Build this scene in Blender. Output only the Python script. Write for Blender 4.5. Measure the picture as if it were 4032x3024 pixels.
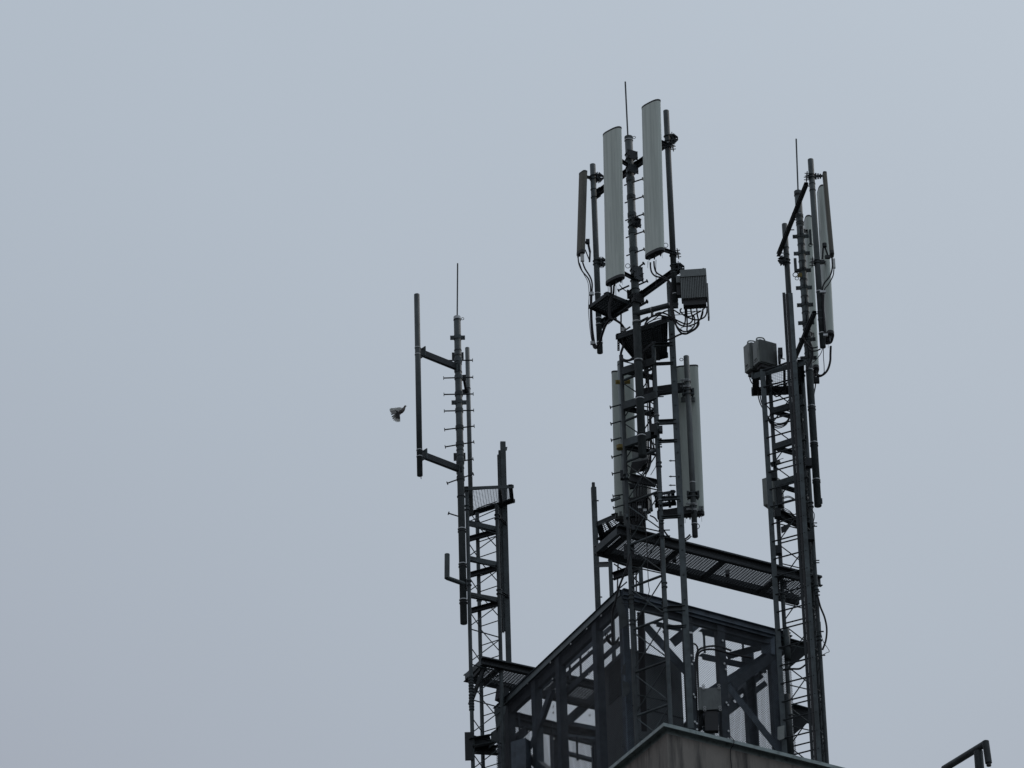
import bpy, math, random
from mathutils import Vector, Matrix
random.seed(7)
C = bpy.context.scene
COL = C.collection
for o in list(bpy.data.objects): bpy.data.objects.remove(o)

# ------------------------------------------------------------------ camera
F = 19504.0 / 4032.0                       # focal length in picture widths
CAM = Vector((0, 0, 1.6))
_up = Vector((-0.0242, 0.859, -0.5113)).normalized()       # world up, seen from the camera (looking up 31 degrees, slight roll)
_fw = (Vector((0, 0, -1)) - _up * Vector((0, 0, -1)).dot(_up)).normalized()
_rt = _fw.cross(_up).normalized()
RM = Matrix((_rt, _fw, _up))               # camera -> world
cam = bpy.data.cameras.new('camera'); camo = bpy.data.objects.new('camera', cam); COL.objects.link(camo)
camo.matrix_world = Matrix.Translation(CAM) @ RM.to_4x4()
cam.sensor_width = 36; cam.lens = 36 * F; cam.clip_start = 0.5; cam.clip_end = 5000
C.camera = camo

# ------------------------------------------------------------------ overcast daylight
SUN_EL, SUN_AZ = math.radians(48), math.radians(35)
w = bpy.data.worlds.new('World'); C.world = w; w.use_nodes = True
nt = w.node_tree; N = nt.nodes; L = nt.links
for n in list(N): N.remove(n)
out = N.new('ShaderNodeOutputWorld'); bg = N.new('ShaderNodeBackground')
sky = N.new('ShaderNodeTexSky'); sky.sky_type = 'NISHITA'; sky.sun_disc = False
sky.sun_elevation = SUN_EL; sky.sun_rotation = SUN_AZ; sky.dust_density = 3.0; sky.air_density = 1.0
tc = N.new('ShaderNodeTexCoord')
sep = N.new('ShaderNodeSeparateXYZ'); L.new(tc.outputs['Generated'], sep.inputs[0])
# the cloud layer: an even grey veil, a touch brighter higher up and towards one side, very soft mottling
ramp = N.new('ShaderNodeValToRGB')
e = ramp.color_ramp.elements
e[0].position = 0.0; e[0].color = (2.6, 2.65, 3.0, 1)
e[1].position = 1.0; e[1].color = (5.1, 5.9, 6.9, 1)
for p_, c_ in SKYSTOPS if 'SKYSTOPS' in globals() else [(.40, (3.60, 3.92, 4.50, 1)), (.50, (4.15, 4.70, 5.36, 1)), (.60, (4.75, 5.45, 6.20, 1))]:
    q = e.new(p_); q.color = c_
mx = N.new('ShaderNodeMath'); mx.operation = 'MULTIPLY_ADD'; L.new(sep.outputs[0], mx.inputs[0]); mx.inputs[1].default_value = 0.28; L.new(sep.outputs[2], mx.inputs[2])
noi = N.new('ShaderNodeTexNoise'); noi.inputs['Scale'].default_value = 3.5; noi.inputs['Detail'].default_value = 4; noi.inputs['Roughness'].default_value = .45
L.new(tc.outputs['Generated'], noi.inputs['Vector'])
ma = N.new('ShaderNodeMath'); ma.operation = 'MULTIPLY_ADD'; L.new(noi.outputs['Fac'], ma.inputs[0]); ma.inputs[1].default_value = 0.15; L.new(mx.outputs[0], ma.inputs[2])
mb_ = N.new('ShaderNodeMath'); mb_.operation = 'SUBTRACT'; L.new(ma.outputs[0], mb_.inputs[0]); mb_.inputs[1].default_value = 0.075
L.new(mb_.outputs[0], ramp.inputs[0])
mix = N.new('ShaderNodeMixRGB'); mix.inputs[0].default_value = 0.93
L.new(sky.outputs[0], mix.inputs[1]); L.new(ramp.outputs[0], mix.inputs[2])
L.new(mix.outputs[0], bg.inputs[0]); bg.inputs[1].default_value = 0.10
L.new(bg.outputs[0], out.inputs[0])
sl = bpy.data.lights.new('sun', 'SUN'); sl.energy = 0.5; sl.angle = math.radians(30); sl.color = (1, .97, .93)
so = bpy.data.objects.new('sun', sl); COL.objects.link(so)
so.rotation_euler = (math.pi/2 - SUN_EL, 0, math.pi - SUN_AZ)
C.view_settings.view_transform = 'Standard'; C.view_settings.look = 'None'; C.view_settings.exposure = 0; C.view_settings.gamma = 1
C.render.engine = 'CYCLES'

# ------------------------------------------------------------------ survey: pixel of an enlarged view + distance -> point in the world
V = {1: (1450, 950, 1.58), 2: (1600, 1850, 1.4133), 3: (2200, 300, 1.4431), 4: (2250, 1250, 1.8431), 5: (2900, 500, 1.66),
     6: (2900, 1300, 1.66), 7: (2900, 2200, 2.014), 8: (1900, 2300, 2.29125), 9: (2300, 1950, 2.5517), 10: (2350, 2350, 2.4578),
     11: (3500, 2800, 4.158), 12: (1500, 1560, 13.83), 13: (2500, 1000, 4.1486), 14: (2300, 1150, 5.53), 0: (0, 0, 1.0)}
def ray(n, x, y):
    ox, oy, s = V[n]; px = ox + x/s; py = oy + y/s
    return RM @ Vector(((px - 2016) / 19504.0, (1512 - py) / 19504.0, -1.0))
def P(n, x, y, Y):                         # the point on that sight line at horizontal distance Y
    d = ray(n, x, y); return CAM + d * (Y / d.y)
def PZ(n, x, y, z):                        # the point on that sight line at height z
    d = ray(n, x, y); return CAM + d * ((z - CAM.z) / d.z)
def zat(n, y, X, Y):                       # height on the vertical through (X, Y) that shows at row y
    ox, oy, s = V[n]; py = oy + y/s; k = (1512 - py) / 19504.0
    a = RM.transposed() @ (Vector((X, Y, 0)) - CAM); b = RM.transposed() @ Vector((0, 0, 1))
    return (-a.z * k - a.y) / (b.y + b.z * k)
def VX(n, x, y, Y): p = P(n, x, y, Y); return p.x
def vert(n, x, y, m, yb, Y):               # a plumb line: top at view n (x, y), bottom at row yb of view m
    t = P(n, x, y, Y); return t, Vector((t.x, Y, zat(m, yb, t.x, Y)))

# ------------------------------------------------------------------ materials
MAT = {}
def mat(name, col, rough=.6, metal=0.0, var=.25, scale=9, bump=.15, streak=0.0, stain=None):
    m = bpy.data.materials.new(name); m.use_nodes = True; t = m.node_tree; n = t.nodes; l = t.links
    b = n['Principled BSDF']; b.inputs['Roughness'].default_value = rough; b.inputs['Metallic'].default_value = metal
    co = n.new('ShaderNodeTexCoord'); mp = n.new('ShaderNodeMapping'); l.new(co.outputs['Object'], mp.inputs[0])
    nz = n.new('ShaderNodeTexNoise'); nz.inputs['Scale'].default_value = scale; nz.inputs['Detail'].default_value = 6; nz.inputs['Roughness'].default_value = .65
    if streak: mp.inputs['Scale'].default_value = (1, 1, 1 - streak)
    l.new(mp.outputs[0], nz.inputs['Vector'])
    cr = n.new('ShaderNodeValToRGB'); cr.color_ramp.elements[0].position = .3; cr.color_ramp.elements[1].position = .7
    cr.color_ramp.elements[0].color = tuple(c*(1-var) for c in col) + (1,); cr.color_ramp.elements[1].color = tuple(min(1, c*(1+var)) for c in col) + (1,)
    l.new(nz.outputs['Fac'], cr.inputs[0]); src = cr.outputs[0]
    if stain:
        n2 = n.new('ShaderNodeTexNoise'); n2.inputs['Scale'].default_value = stain[1]; n2.inputs['Detail'].default_value = 8; n2.inputs['Roughness'].default_value = .7
        m2 = n.new('ShaderNodeMapping'); m2.inputs['Scale'].default_value = stain[2]; l.new(co.outputs['Object'], m2.inputs[0]); l.new(m2.outputs[0], n2.inputs['Vector'])
        c2 = n.new('ShaderNodeValToRGB'); c2.color_ramp.elements[0].position = stain[3]; c2.color_ramp.elements[1].position = stain[4]
        l.new(n2.outputs['Fac'], c2.inputs[0]); mm = n.new('ShaderNodeMixRGB'); l.new(c2.outputs[0], mm.inputs[0]); l.new(src, mm.inputs[1]); mm.inputs[2].default_value = tuple(stain[0]) + (1,)
        src = mm.outputs[0]
    if 'steel' in name or 'galv' in name or 'pipe' in name:          # every bar weathers a little differently
        oi = n.new('ShaderNodeObjectInfo'); mr = n.new('ShaderNodeMapRange'); mr.inputs['To Min'].default_value = .62; mr.inputs['To Max'].default_value = 1.5
        l.new(oi.outputs['Random'], mr.inputs['Value']); hs = n.new('ShaderNodeHueSaturation'); l.new(mr.outputs[0], hs.inputs['Value']); l.new(src, hs.inputs['Color']); src = hs.outputs[0]
    l.new(src, b.inputs['Base Color'])
    if bump:
        bp = n.new('ShaderNodeBump'); bp.inputs['Strength'].default_value = bump; bp.inputs['Distance'].default_value = .01
        n3 = n.new('ShaderNodeTexNoise'); n3.inputs['Scale'].default_value = scale*5; n3.inputs['Detail'].default_value = 4; l.new(co.outputs['Object'], n3.inputs['Vector'])
        l.new(n3.outputs['Fac'], bp.inputs['Height']); l.new(bp.outputs[0], b.inputs['Normal'])
    MAT[name] = m; return m
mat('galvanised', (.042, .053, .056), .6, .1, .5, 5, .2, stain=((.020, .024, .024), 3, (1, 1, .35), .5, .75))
mat('old_pipe', (.040, .049, .050), .6, .1, .4, 10, .2, .6, stain=((.12, .13, .13), 4, (1, 1, .3), .6, .85))
mat('bright_pipe', (.15, .17, .17), .6, .15, .3, 10, .2, .6, stain=((.08, .08, .075), 4, (1, 1, .3), .5, .75))
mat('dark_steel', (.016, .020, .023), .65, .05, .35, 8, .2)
mat('cage_steel', (.066, .084, .104), .6, .15, .35, 5, .15, stain=((.02, .023, .026), 4, (1, 1, .4), .5, .75))
mat('fascia', (.125, .150, .155), .55, .1, .3, 4, .15, stain=((.05, .06, .062), 5, (1, 1, 1), .5, .75))
mat('mesh_wire', (.05, .056, .062), .6, .2, .2, 5, 0)
mat('zinc', (.42, .43, .43), .4, .6, .25, 30, .1)
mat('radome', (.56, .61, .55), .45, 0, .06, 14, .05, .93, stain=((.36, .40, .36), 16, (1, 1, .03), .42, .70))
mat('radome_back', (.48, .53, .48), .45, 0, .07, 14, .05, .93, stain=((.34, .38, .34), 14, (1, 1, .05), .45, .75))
mat('brown_radome', (.125, .118, .092), .6, 0, .12, 14, .05, .9, stain=((.06, .055, .05), 12, (1, 1, .05), .45, .75))
mat('cap_dark', (.03, .032, .033), .6, 0, .2, 20, .1)
mat('black', (.010, .010, .012), .5, 0, .2, 20, .05)
mat('cable', (.008, .008, .010), .7, 0, .2, 20, 0)
mat('radio_grey', (.15, .165, .16), .5, .05, .12, 10, .1, stain=((.08, .088, .086), 8, (1, 1, .3), .5, .75))
mat('radio_pale', (.22, .24, .225), .5, 0, .12, 10, .1, stain=((.12, .13, .125), 8, (1, 1, .3), .5, .75))
mat('yellow_paint', (.22, .16, .03), .55, 0, .25, 20, .1)
mat('white_plastic', (.55, .56, .54), .45, 0, .1, 20, 0)
mat('sheet_metal', (.095, .108, .115), .5, .1, .15, 4, .05, .5, stain=((.05, .055, .058), 5, (1, 1, .2), .5, .75))
mat('coping', (.27, .32, .31), .5, .25, .2, 5, .1, stain=((.10, .12, .115), 7, (1, 1, 1), .5, .7))
mat('roof', (.08, .08, .08), .9)
mat('ground', (.06, .06, .06), .95, 0, .3, .2, 0)

# ------------------------------------------------------------------ mesh builder
ORG = {}; LAST = [None]
def frame(a, b, up=None):
    d = (b - a).normalized()
    u = Vector(up) if up is not None else (Vector((0, 0, 1)) if abs(d.z) < .95 else Vector((0, -1, 0)))
    s = d.cross(u)
    if s.length < 1e-4: s = d.cross(Vector((1, 0, 0)))
    s.normalize(); return d, s, s.cross(d).normalized()
class G:
    def __init__(self): self.v = []; self.f = []; self.sm = []
    def add(self, vs, fs, sm=False):
        k = len(self.v); self.v += [Vector(q) for q in vs]; self.f += [tuple(i + k for i in f) for f in fs]; self.sm += [sm] * len(fs); return self
    def tube(self, pts, r, n=12, cap=True, r2=None):
        pts = [Vector(p) for p in pts]; d0, s, u = frame(pts[0], pts[1]); vs = []; m = len(pts); fs = []
        for i, p in enumerate(pts):
            d = (pts[min(i+1, m-1)] - pts[max(i-1, 0)]).normalized()
            s = (s - d * s.dot(d)).normalized(); u = s.cross(d)
            rr = r if r2 is None else r + (r2 - r) * i / (m - 1)
            vs += [p + (s*math.cos(2*math.pi*k/n) + u*math.sin(2*math.pi*k/n)) * rr for k in range(n)]
        for i in range(m-1):
            fs += [(i*n+k, i*n+(k+1) % n, (i+1)*n+(k+1) % n, (i+1)*n+k) for k in range(n)]
        self.add(vs, fs, n > 6)
        if cap:
            self.add(vs[:n], [tuple(range(n))[::-1]]); self.add(vs[-n:], [tuple(range(n))])
        return self
    def pipe(self, a, b, r, t=.005, n=20):              # open-ended pipe: outer wall, inner wall and rims
        d, s, u = frame(a, b)
        R = [[p + (s*math.cos(2*math.pi*k/n) + u*math.sin(2*math.pi*k/n)) * q for k in range(n)] for p, q in ((a, r), (b, r), (b, r-t), (b + (a-b).normalized()*.25, r-t))]
        vs = sum(R, []); fs = []
        for j in range(3): fs += [(j*n+k, j*n+(k+1) % n, (j+1)*n+(k+1) % n, (j+1)*n+k) for k in range(n)]
        fs.append(tuple(range(3*n, 4*n))); fs.append(tuple(range(n))[::-1]); k0 = len(self.sm); self.add(vs, fs, True)
        for q in (2*0,): pass
        for i in range(k0 + n, k0 + 2*n): self.sm[i] = False
        self.sm[-1] = self.sm[-2] = False; return self
    def box(self, c, X, Y, Z):                          # half-extent vectors
        c = Vector(c); vs = [c + X*i + Y*j + Z*k for i in (-1, 1) for j in (-1, 1) for k in (-1, 1)]
        return self.add(vs, [(0, 1, 3, 2), (4, 6, 7, 5), (0, 4, 5, 1), (2, 3, 7, 6), (0, 2, 6, 4), (1, 5, 7, 3)])
    def beam(self, a, b, w, h, up=None):                # w sideways, h along up
        d, s, u = frame(a, b, up); return self.box((a+b)/2, (b-a)/2, s*w/2, u*h/2)
    def chan(self, a, b, w, h, t=.008, up=None, flip=1): # C section: web + two flanges
        d, s, u = frame(a, b, up)
        self.beam(a, b, t, h, up)
        for k in (-1, 1):
            off = u*k*(h/2 - t/2) + s*flip*(w/2 + t/2)
            self.beam(a+off, b+off, w, t, up)
        return self
    def angle(self, a, b, w, t=.008, up=None, fx=1, fy=1):
        d, s, u = frame(a, b, up); self.beam(a, b, t, w, up)
        off = u*fy*(w/2 - t/2) + s*fx*(w/2 + t/2)
        return self.beam(a+off, b+off, w, t, up)
    def ring(self, c, ax, R, r, n=20, m=6):
        ax = Vector(ax).normalized(); s = ax.cross(Vector((0, 1, .01))).normalized(); u = ax.cross(s); vs = []; fs = []
        for i in range(n):
            a = 2*math.pi*i/n; rad = s*math.cos(a) + u*math.sin(a)
            for j in range(m):
                b = 2*math.pi*j/m; vs.append(Vector(c) + rad*(R + r*math.cos(b)) + ax*r*math.sin(b))
        for i in range(n):
            for j in range(m): fs.append((i*m+j, i*m+(j+1) % m, ((i+1) % n)*m+(j+1) % m, ((i+1) % n)*m+j))
        return self.add(vs, fs, True)
    def prism(self, poly, top, bot):                    # poly: 2D section points as vectors, swept from bot to top offsets
        n = len(poly); vs = [Vector(bot) + p for p in poly] + [Vector(top) + p for p in poly]
        self.add(vs, [(k, (k+1) % n, n+(k+1) % n, n+k) for k in range(n)], True)
        return self
    def cap(self, poly, at, flip=False):
        vs = [Vector(at) + p for p in poly]; return self.add(vs, [tuple(range(len(vs)))[::-1] if flip else tuple(range(len(vs)))])
    def plate(self, pts, nrm, t):                       # flat polygon with thickness
        n = len(pts); nr = Vector(nrm).normalized()*t/2; vs = [Vector(p)+nr for p in pts] + [Vector(p)-nr for p in pts]
        return self.add(vs, [tuple(range(n)), tuple(range(n, 2*n))[::-1]] + [(k, n+k, n+(k+1) % n, (k+1) % n) for k in range(n)])
    def build(self, name, m, parent=None, loc=None):
        org = ORG[parent.name] if parent is not None else (Vector(loc) if loc is not None else Vector((0, 0, 0)))
        me = bpy.data.meshes.new(name); me.from_pydata([tuple(q - org) for q in self.v], [], self.f); me.update()
        me.polygons.foreach_set('use_smooth', self.sm); me.materials.append(MAT[m])
        o = bpy.data.objects.new(name, me); COL.objects.link(o); ORG[o.name] = org.copy()
        LAST[0] = o
        if parent is not None: o.parent = parent
        else: o.location = org
        import bmesh
        bm = bmesh.new(); bm.from_mesh(me); bmesh.ops.recalc_face_normals(bm, faces=bm.faces); bm.to_mesh(me); bm.free()
        return o
def thing(name, label, cat, loc, group=None):
    o = bpy.data.objects.new(name, None); COL.objects.link(o); o.location = Vector(loc); o.empty_display_size = .2
    ORG[o.name] = Vector(loc); return tag(o, label, cat, group)
def tag(o, label, cat, group=None):
    o['label'] = label; o['category'] = cat
    if group: o['group'] = group
    return o
def smooth(pts, n=8):
    pts = [Vector(p) for p in pts]; q = [pts[0]*2 - pts[1]] + pts + [pts[-1]*2 - pts[-2]]; o = []
    for i in range(1, len(q)-2):
        for k in range(n):
            t = k/n; a, b, c, d = q[i-1], q[i], q[i+1], q[i+2]
            o.append(.5*((2*b) + (c-a)*t + (2*a-5*b+4*c-d)*t*t + (3*b-a-3*c+d)*t**3))
    return o + [pts[-1]]
def cable(n, pts, Y, r, label, group=None, cat='cable', m='cable'):
    pp = [P(n, p[0], p[1], p[2] if len(p) > 2 else Y) for p in pts]
    o = G().tube(smooth(pp), r, 7).build('cable', m, loc=pp[0]); return tag(o, label, cat, group)
def grating(g, a, b, c, d, p1, p2, t=.004, h=.02, t2=None):   # open bars over the quad a-b-c-d
    nrm = (b-a).cross(d-a).normalized()
    n1 = max(2, int((b-a).length/p1)); n2 = max(2, int((d-a).length/p2))
    for i in range(n1+1):
        k = i/n1; g.beam(a.lerp(b, k), d.lerp(c, k), t, h, nrm)
    for i in range(n2+1):
        k = i/n2; g.beam(a.lerp(d, k)+nrm*.001, b.lerp(c, k)+nrm*.001, t2 or t, h*.8, nrm)
    return g
def mesh_panel(g, o, ux, uz, W, H, p=.028, t=.0032):          # diamond wire mesh in the plane ux, uz
    nrm = ux.cross(uz).normalized()
    for sgn in (1, -1):
        k = -H if sgn > 0 else 0
        while k < (W if sgn > 0 else W + H):
            # line x = k + sgn*z
            if sgn > 0: x0, z0 = max(k, 0), max(-k, 0); x1 = min(W, k+H); z1 = x1-k
            else: x0 = min(k, W); z0 = k-x0; x1 = max(0, k-H); z1 = k-x1
            if abs(x1-x0) > .01: g.beam(o+ux*x0+uz*z0+nrm*sgn*.0018, o+ux*x1+uz*z1+nrm*sgn*.0018, t, .003, nrm)
            k += p*1.414
    return g
Z = Vector((0, 0, 1))
def AZ(deg): a = math.radians(deg); return Vector((math.sin(a), math.cos(a), 0))   # compass direction, 0 = away from the camera, 90 = right
V.update({15: (2300, 1650, 3.318), 16: (1750, 2550, 3.5), 17: (2900, 1250, 4.1475)})
def onwall(o, u, n, x, y):                 # where that sight line meets the upright plane through o along u
    nr = Vector((u.y, -u.x, 0)); d = ray(n, x, y); return CAM + d * ((o - CAM).dot(nr) / d.dot(nr))

# ------------------------------------------------------------------ the building and the ground
PC = P(10, 650, 1222, 64.0)                # nearest corner of the roof edge
zp = PC.z
UL = (PZ(10, 130, 1650, zp) - PC).normalized(); UR = (PZ(10, 2212, 1612, zp) - PC).normalized()
zr = zp - .12
gr = G(); gr.add([(-900, -300, 0), (900, -300, 0), (900, 1500, 0), (-900, 1500, 0)], [(0, 1, 2, 3)])
o = gr.build('ground', 'ground'); o['kind'] = 'structure'
LW, RW = 11.0, 12.5
mat('concrete', (.23, .21, .185), .85, 0, .22, 1.3, .5, .3, stain=((.045, .043, .040), 2.4, (1.6, 1.6, .16), .47, .68))
B = thing('building', 'weathered concrete tower block with a grey metal roof edge', 'building', (PC.x, PC.y, 0))
nL = Vector((-UL.y, UL.x, 0)); nL = nL if nL.dot(UR) < 0 else -nL     # outward normals of the two faces
nR = Vector((-UR.y, UR.x, 0)); nR = nR if nR.dot(UL) < 0 else -nR
ins = .10
K0 = PC - (nL + nR) * ins
def foot(p, z): return Vector((p.x, p.y, z))
kL = K0 + UL*LW; kR = K0 + UR*RW; kB = K0 + UL*LW + UR*RW
g = G(); pts = [K0, kR, kB, kL]
vs = [foot(p, zp-.10) for p in pts] + [foot(p, 0) for p in pts]
g.add(vs, [(0, 1, 5, 4), (1, 2, 6, 5), (2, 3, 7, 6), (3, 0, 4, 7)]); g.build('wall', 'concrete', B)
g = G(); g.add([foot(p, zr) for p in pts], [(0, 1, 2, 3)]); g.build('roof', 'roof', B)
g = G()                                    # folded metal edge: sloping top sheet, drip face and soffit
for a, b in ((0, 1), (1, 2), (2, 3), (3, 0)):
    cen = (K0 + kB) / 2
    def off(p, d, z):                      # move a corner outwards along both faces
        su = 1 if (p - cen).dot(UR) > 0 else -1; sv = 1 if (p - cen).dot(UL) > 0 else -1
        return Vector((p.x, p.y, z)) + UR*su*d + UL*sv*d
    A_, B_ = pts[a], pts[b]
    prof = [(-.22, zp+.015), (ins+.01, zp), (ins+.01, zp-.055), (ins-.002, zp-.055), (ins-.006, zp-.012), (-.01, zp-.012), (-.01, zp-.10), (-.22, zp-.10)]
    va = [off(A_, d, z) for d, z in prof]; vb = [off(B_, d, z) for d, z in prof]; n = len(prof)
    g.add(va + vb, [(k, (k+1) % n, n+(k+1) % n, n+k) for k in range(n)])
g.build('roof_edge', 'coping', B)
w_ = onwall(K0, UR, 10, 1275, 1420); p2 = onwall(K0, UR, 10, 1300, 1700)
g = G(); pp = [w_ + nR*.03 + Z*.12, w_ + nR*.135, w_ + nR*.12 - Z*.08, w_ + nR*.03 - Z*.2]
pp += [Vector((p2.x, p2.y, w_.z - 1.0)) + nR*.03, Vector((p2.x, p2.y, w_.z - 6)) + nR*.03]
tag(g.tube(smooth(pp), .007, 6).build('cable', 'cable', loc=pp[0]), 'thin black cable hanging down over the roof edge onto the concrete wall', 'cable')

# ------------------------------------------------------------------ lattice masts
def leg_line(n, x, y, Y, ztop, zbot):
    p = P(n, x, y, Y); return Vector((p.x, Y, ztop)), Vector((p.x, Y, zbot))
def lattice(root, legs, r, zref, bay=.68, rb=.010, thick=.020, zt=None, joints=(), xface=True):
    n = len(legs)
    for t, b in legs:
        g = G().tube([b, t], r, 12)
        for zj in joints:
            if b.z < zj < t.z:
                for s in (-.035, .035): g.tube([Vector((b.x, b.y, zj+s-.008)), Vector((b.x, b.y, zj+s+.008))], r*1.45, 12)
        g.build('leg', 'galvanised', root)
    cnt = 0
    for i in range(3):
        (ta, ba), (tb, bb) = legs[i], legs[(i+1) % 3]
        hi = min(ta.z, tb.z) - .05; lo = max(ba.z, bb.z) + .05; off = 0 if i == 0 else bay/2
        k = math.floor((lo - zref)/bay)
        z = zref + k*bay + off
        def at(L, z): return Vector((L[1].x, L[1].y, z))
        while z < hi:
            if z > lo:
                if i == 1: G().tube([at(legs[i], z+bay*.45), at(legs[(i+1) % 3], z+bay*.45)], rb, 8).build('strut', 'galvanised', root)
                G().tube([at(legs[i], z), at(legs[(i+1) % 3], z)], thick if i == 0 else rb, 8).build('strut', 'galvanised', root)
            A, Bq = legs[i], legs[(i+1) % 3]
            if z > lo and z + bay < hi + .3 and i < 2:
                zz = min(z + bay, hi)
                G().tube([at(A, z+.05), at(Bq, zz-.03)], rb, 7).build('brace', 'galvanised', root)
                if i == 0 and xface: G().tube([at(Bq, z+.05), at(A, zz-.03)], rb, 7).build('brace', 'galvanised', root)
            z += bay
def collar(c, r, w=.03, t=.006): return G().tube([c - Z*w/2, c + Z*w/2], r + t, 18)

def ubolts(root, X, Y, z, r, az, m='galvanised', gap=.10, plate=True, star=False):
    d = AZ(az); g = G()
    for s in (-gap/2, gap/2):
        c = Vector((X, Y, z+s)); g.ring(c, Z, r+.007, .007)
        q = AZ(az+90)
        for k in (-1, 1): g.tube([c + q*k*(r+.008), c + q*k*(r+.008) + d*(r+.07)], .007, 6)
        g.build('clamp', 'zinc' if m == 'zinc' else 'galvanised', root); g = G()
    if plate:
        g = G(); c = Vector((X, Y, z)) + d*(r+.03)
        g.box(c, d*.006, AZ(az+90)*(r+.03), Z*(gap/2+.03))
        if star:
            for s in (-1, 1):
                for k in (-1, 1): g.plate([c + Z*s*.03, c + Z*s*.09 + d*.02*k, c + d*.09*k + Z*s*.015], AZ(az+90), .05)
        g.build('clamp_plate', 'dark_steel', root)
def band(root, X, Y, z, r, m='zinc', w=.014):
    collar(Vector((X, Y, z)), r, w, .004).build('band', m, root)
def eye(root, c, az, R=.022):
    G().ring(c + AZ(az)*(R+.005), AZ(az+90), R, .005, 14, 5).build('eye', 'galvanised', root)
def flange(root, X, Y, z, r, az, W=.13, h=.07):
    g = G(); c = Vector((X, Y, z)); q = AZ(az); g.tube([c - Z*h/2, c + Z*h/2], r+.008, 18)
    for k in (-1, 1):
        g.box(c + q*k*(r + (W-r)/2), q*((W-r)/2), AZ(az+90)*.012, Z*h/2); g.tube([c + q*k*(W-.025) - AZ(az+90)*.03, c + q*k*(W-.025) + AZ(az+90)*.03], .010, 6)
    g.build('flange_clamp', 'galvanised', root)
def peg(root, n, a, b, Y, disc=True, r=.011, Yb=None, m='dark_steel'):
    A, Bp = P(n, a[0], a[1], Y), P(n, b[0], b[1], Yb or Y); g = G().tube([A, Bp], r, 8)
    if disc:
        d = (Bp - A).normalized(); g.tube([Bp - d*.002, Bp + d*.008], .030, 14)
    g.build('step_peg', m, root)
def pole(label, n, x, y, m, yb, Y, r, name='pole', cat='pole', material='old_pipe', group=None):
    t, b = vert(n, x, y, m, yb, Y)
    R = thing(name, label, cat, b, group); G().pipe(b, t, r).build('tube', material, R)
    return R, t, b
def on(p, n, y): return zat(n, y, p.x, p.y)

def panel(label, top, bot, Y, w, d, face, m='radome', Yb=None, conn=4, ex=3.0, trim=True, legs=()):
    T, Bt = P(*top, Y), P(*bot, Yb or Y)
    R = thing('panel_antenna', label, 'antenna', Bt)
    q, s = AZ(face), AZ(face+90); poly = []
    for k in range(40):
        a = 2*math.pi*k/40; cx, sx = math.cos(a), math.sin(a)
        X = (abs(cx)**(2/ex))*math.copysign(1, cx)*w/2; Yq = (abs(sx)**(2/2.4))*math.copysign(1, sx)*d/2
        if Yq < 0: Yq *= .75
        poly.append(s*X + q*Yq)
    ax = (T-Bt).normalized()
    G().prism(poly, T, Bt).build('radome', m, R)
    pt = [p*1.02 for p in poly]
    g = G().prism(pt, T + ax*.016, T - ax*.012).cap(pt, T + ax*.016).cap(pt, T - ax*.012, True); g.build('top_cap', 'cap_dark', R)
    g = G().prism(pt, Bt + ax*.02, Bt - ax*.03).cap(pt, Bt + ax*.02).cap([p*.98 for p in pt], Bt - ax*.03, True); g.build('bottom_cap', 'cap_dark', R)
    for i in range(conn):
        c = Bt - ax*.03 + s*(w*.7*((i+.5)/conn - .5)) + q*d*(.12 if i % 2 else -.14)
        G().tube([c, c - ax*.035], .014, 10).tube([c - ax*.035, c - ax*.055], .010, 8).build('connector', 'galvanised' if i % 2 else 'black', R)
    for k in legs:
        c = Bt - ax*.03 + s*k*w/2
        G().tube([c, c - ax*.12], .003, 5).build('drain_pin', 'zinc', R)
    return R, T, Bt
def link(root, a, b, w=.05, name='bracket', m='dark_steel'):          # hinged clamp between an antenna and its pole
    g = G().chan(a, b, w*.5, w, .006); d = (b-a).normalized()
    g.box(a, d*.012, d.cross(Z).normalized()*w*.9, Z*w*.8); g.box(b, d*.015, d.cross(Z).normalized()*w*.9, Z*w*.7)
    g.tube([b + d.cross(Z).normalized()*w - Z*0, b - d.cross(Z).normalized()*w], .008, 6); g.build(name, m, root)

# ================================================================== LEFT GROUP
YLp = 68.30
ML, mt, mb = pole('tall dark mounting mast at the head of the left lattice mast, stepped with pegs', 1, 553, 470, 2, 855, YLp, .056, 'antenna_mast', 'mast')
band(ML, mt.x, YLp, mt.z-.03, .056, 'zinc', .05); band(ML, mt.x, YLp, on(mt, 1, 490), .058, 'galvanised'); eye(ML, Vector((mt.x+.06, YLp, on(mt, 1, 483))), 90)
a, b = P(1, 553, 465, YLp), P(1, 556, 138, YLp)
G().tube([a - Z*.05, b], .0115, 8).build('lightning_rod', 'galvanised', ML)
flange(ML, mt.x, YLp, on(mt, 1, 600), .056, 88, .12); flange(ML, mt.x, YLp, on(mt, 1, 1003), .056, 88, .12)
for y in (680, 712, 765, 815, 1300, 1335, 1385, 1412, 1470): band(ML, mt.x, YLp, on(mt, 1, y), .058, 'galvanised', .016)
for y in (150, 330, 345, 525, 540, 725, 742): band(ML, mt.x, YLp, on(mt, 2, y), .062, 'zinc' if y in (330, 525, 725) else 'dark_steel', .014)
for l_, r_ in (((470, 742), (648, 740)), ((470, 851), (650, 846)), ((472, 953), (652, 950)), ((474, 1056), (655, 1052)), ((476, 1172), (658, 1150)),
               ((480, 1279), (656, 1249)), (None, (651, 1355)), ((493, 1505), (652, 1448))):
    yc = ((l_ or r_)[1] + r_[1]) / 2 if l_ else r_[1] + 15; c = (558 + (yc-742)*.017, yc)
    G().tube([Vector((mt.x, YLp, on(mt, 1, yc) - .035)), Vector((mt.x, YLp, on(mt, 1, yc) + .035))], .066, 16).build('collar', 'galvanised', ML)
    if l_: peg(ML, 1, c, l_, YLp)
    peg(ML, 1, c, r_, YLp)
peg(ML, 2, (300, 262), (236, 242), YLp)
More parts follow.
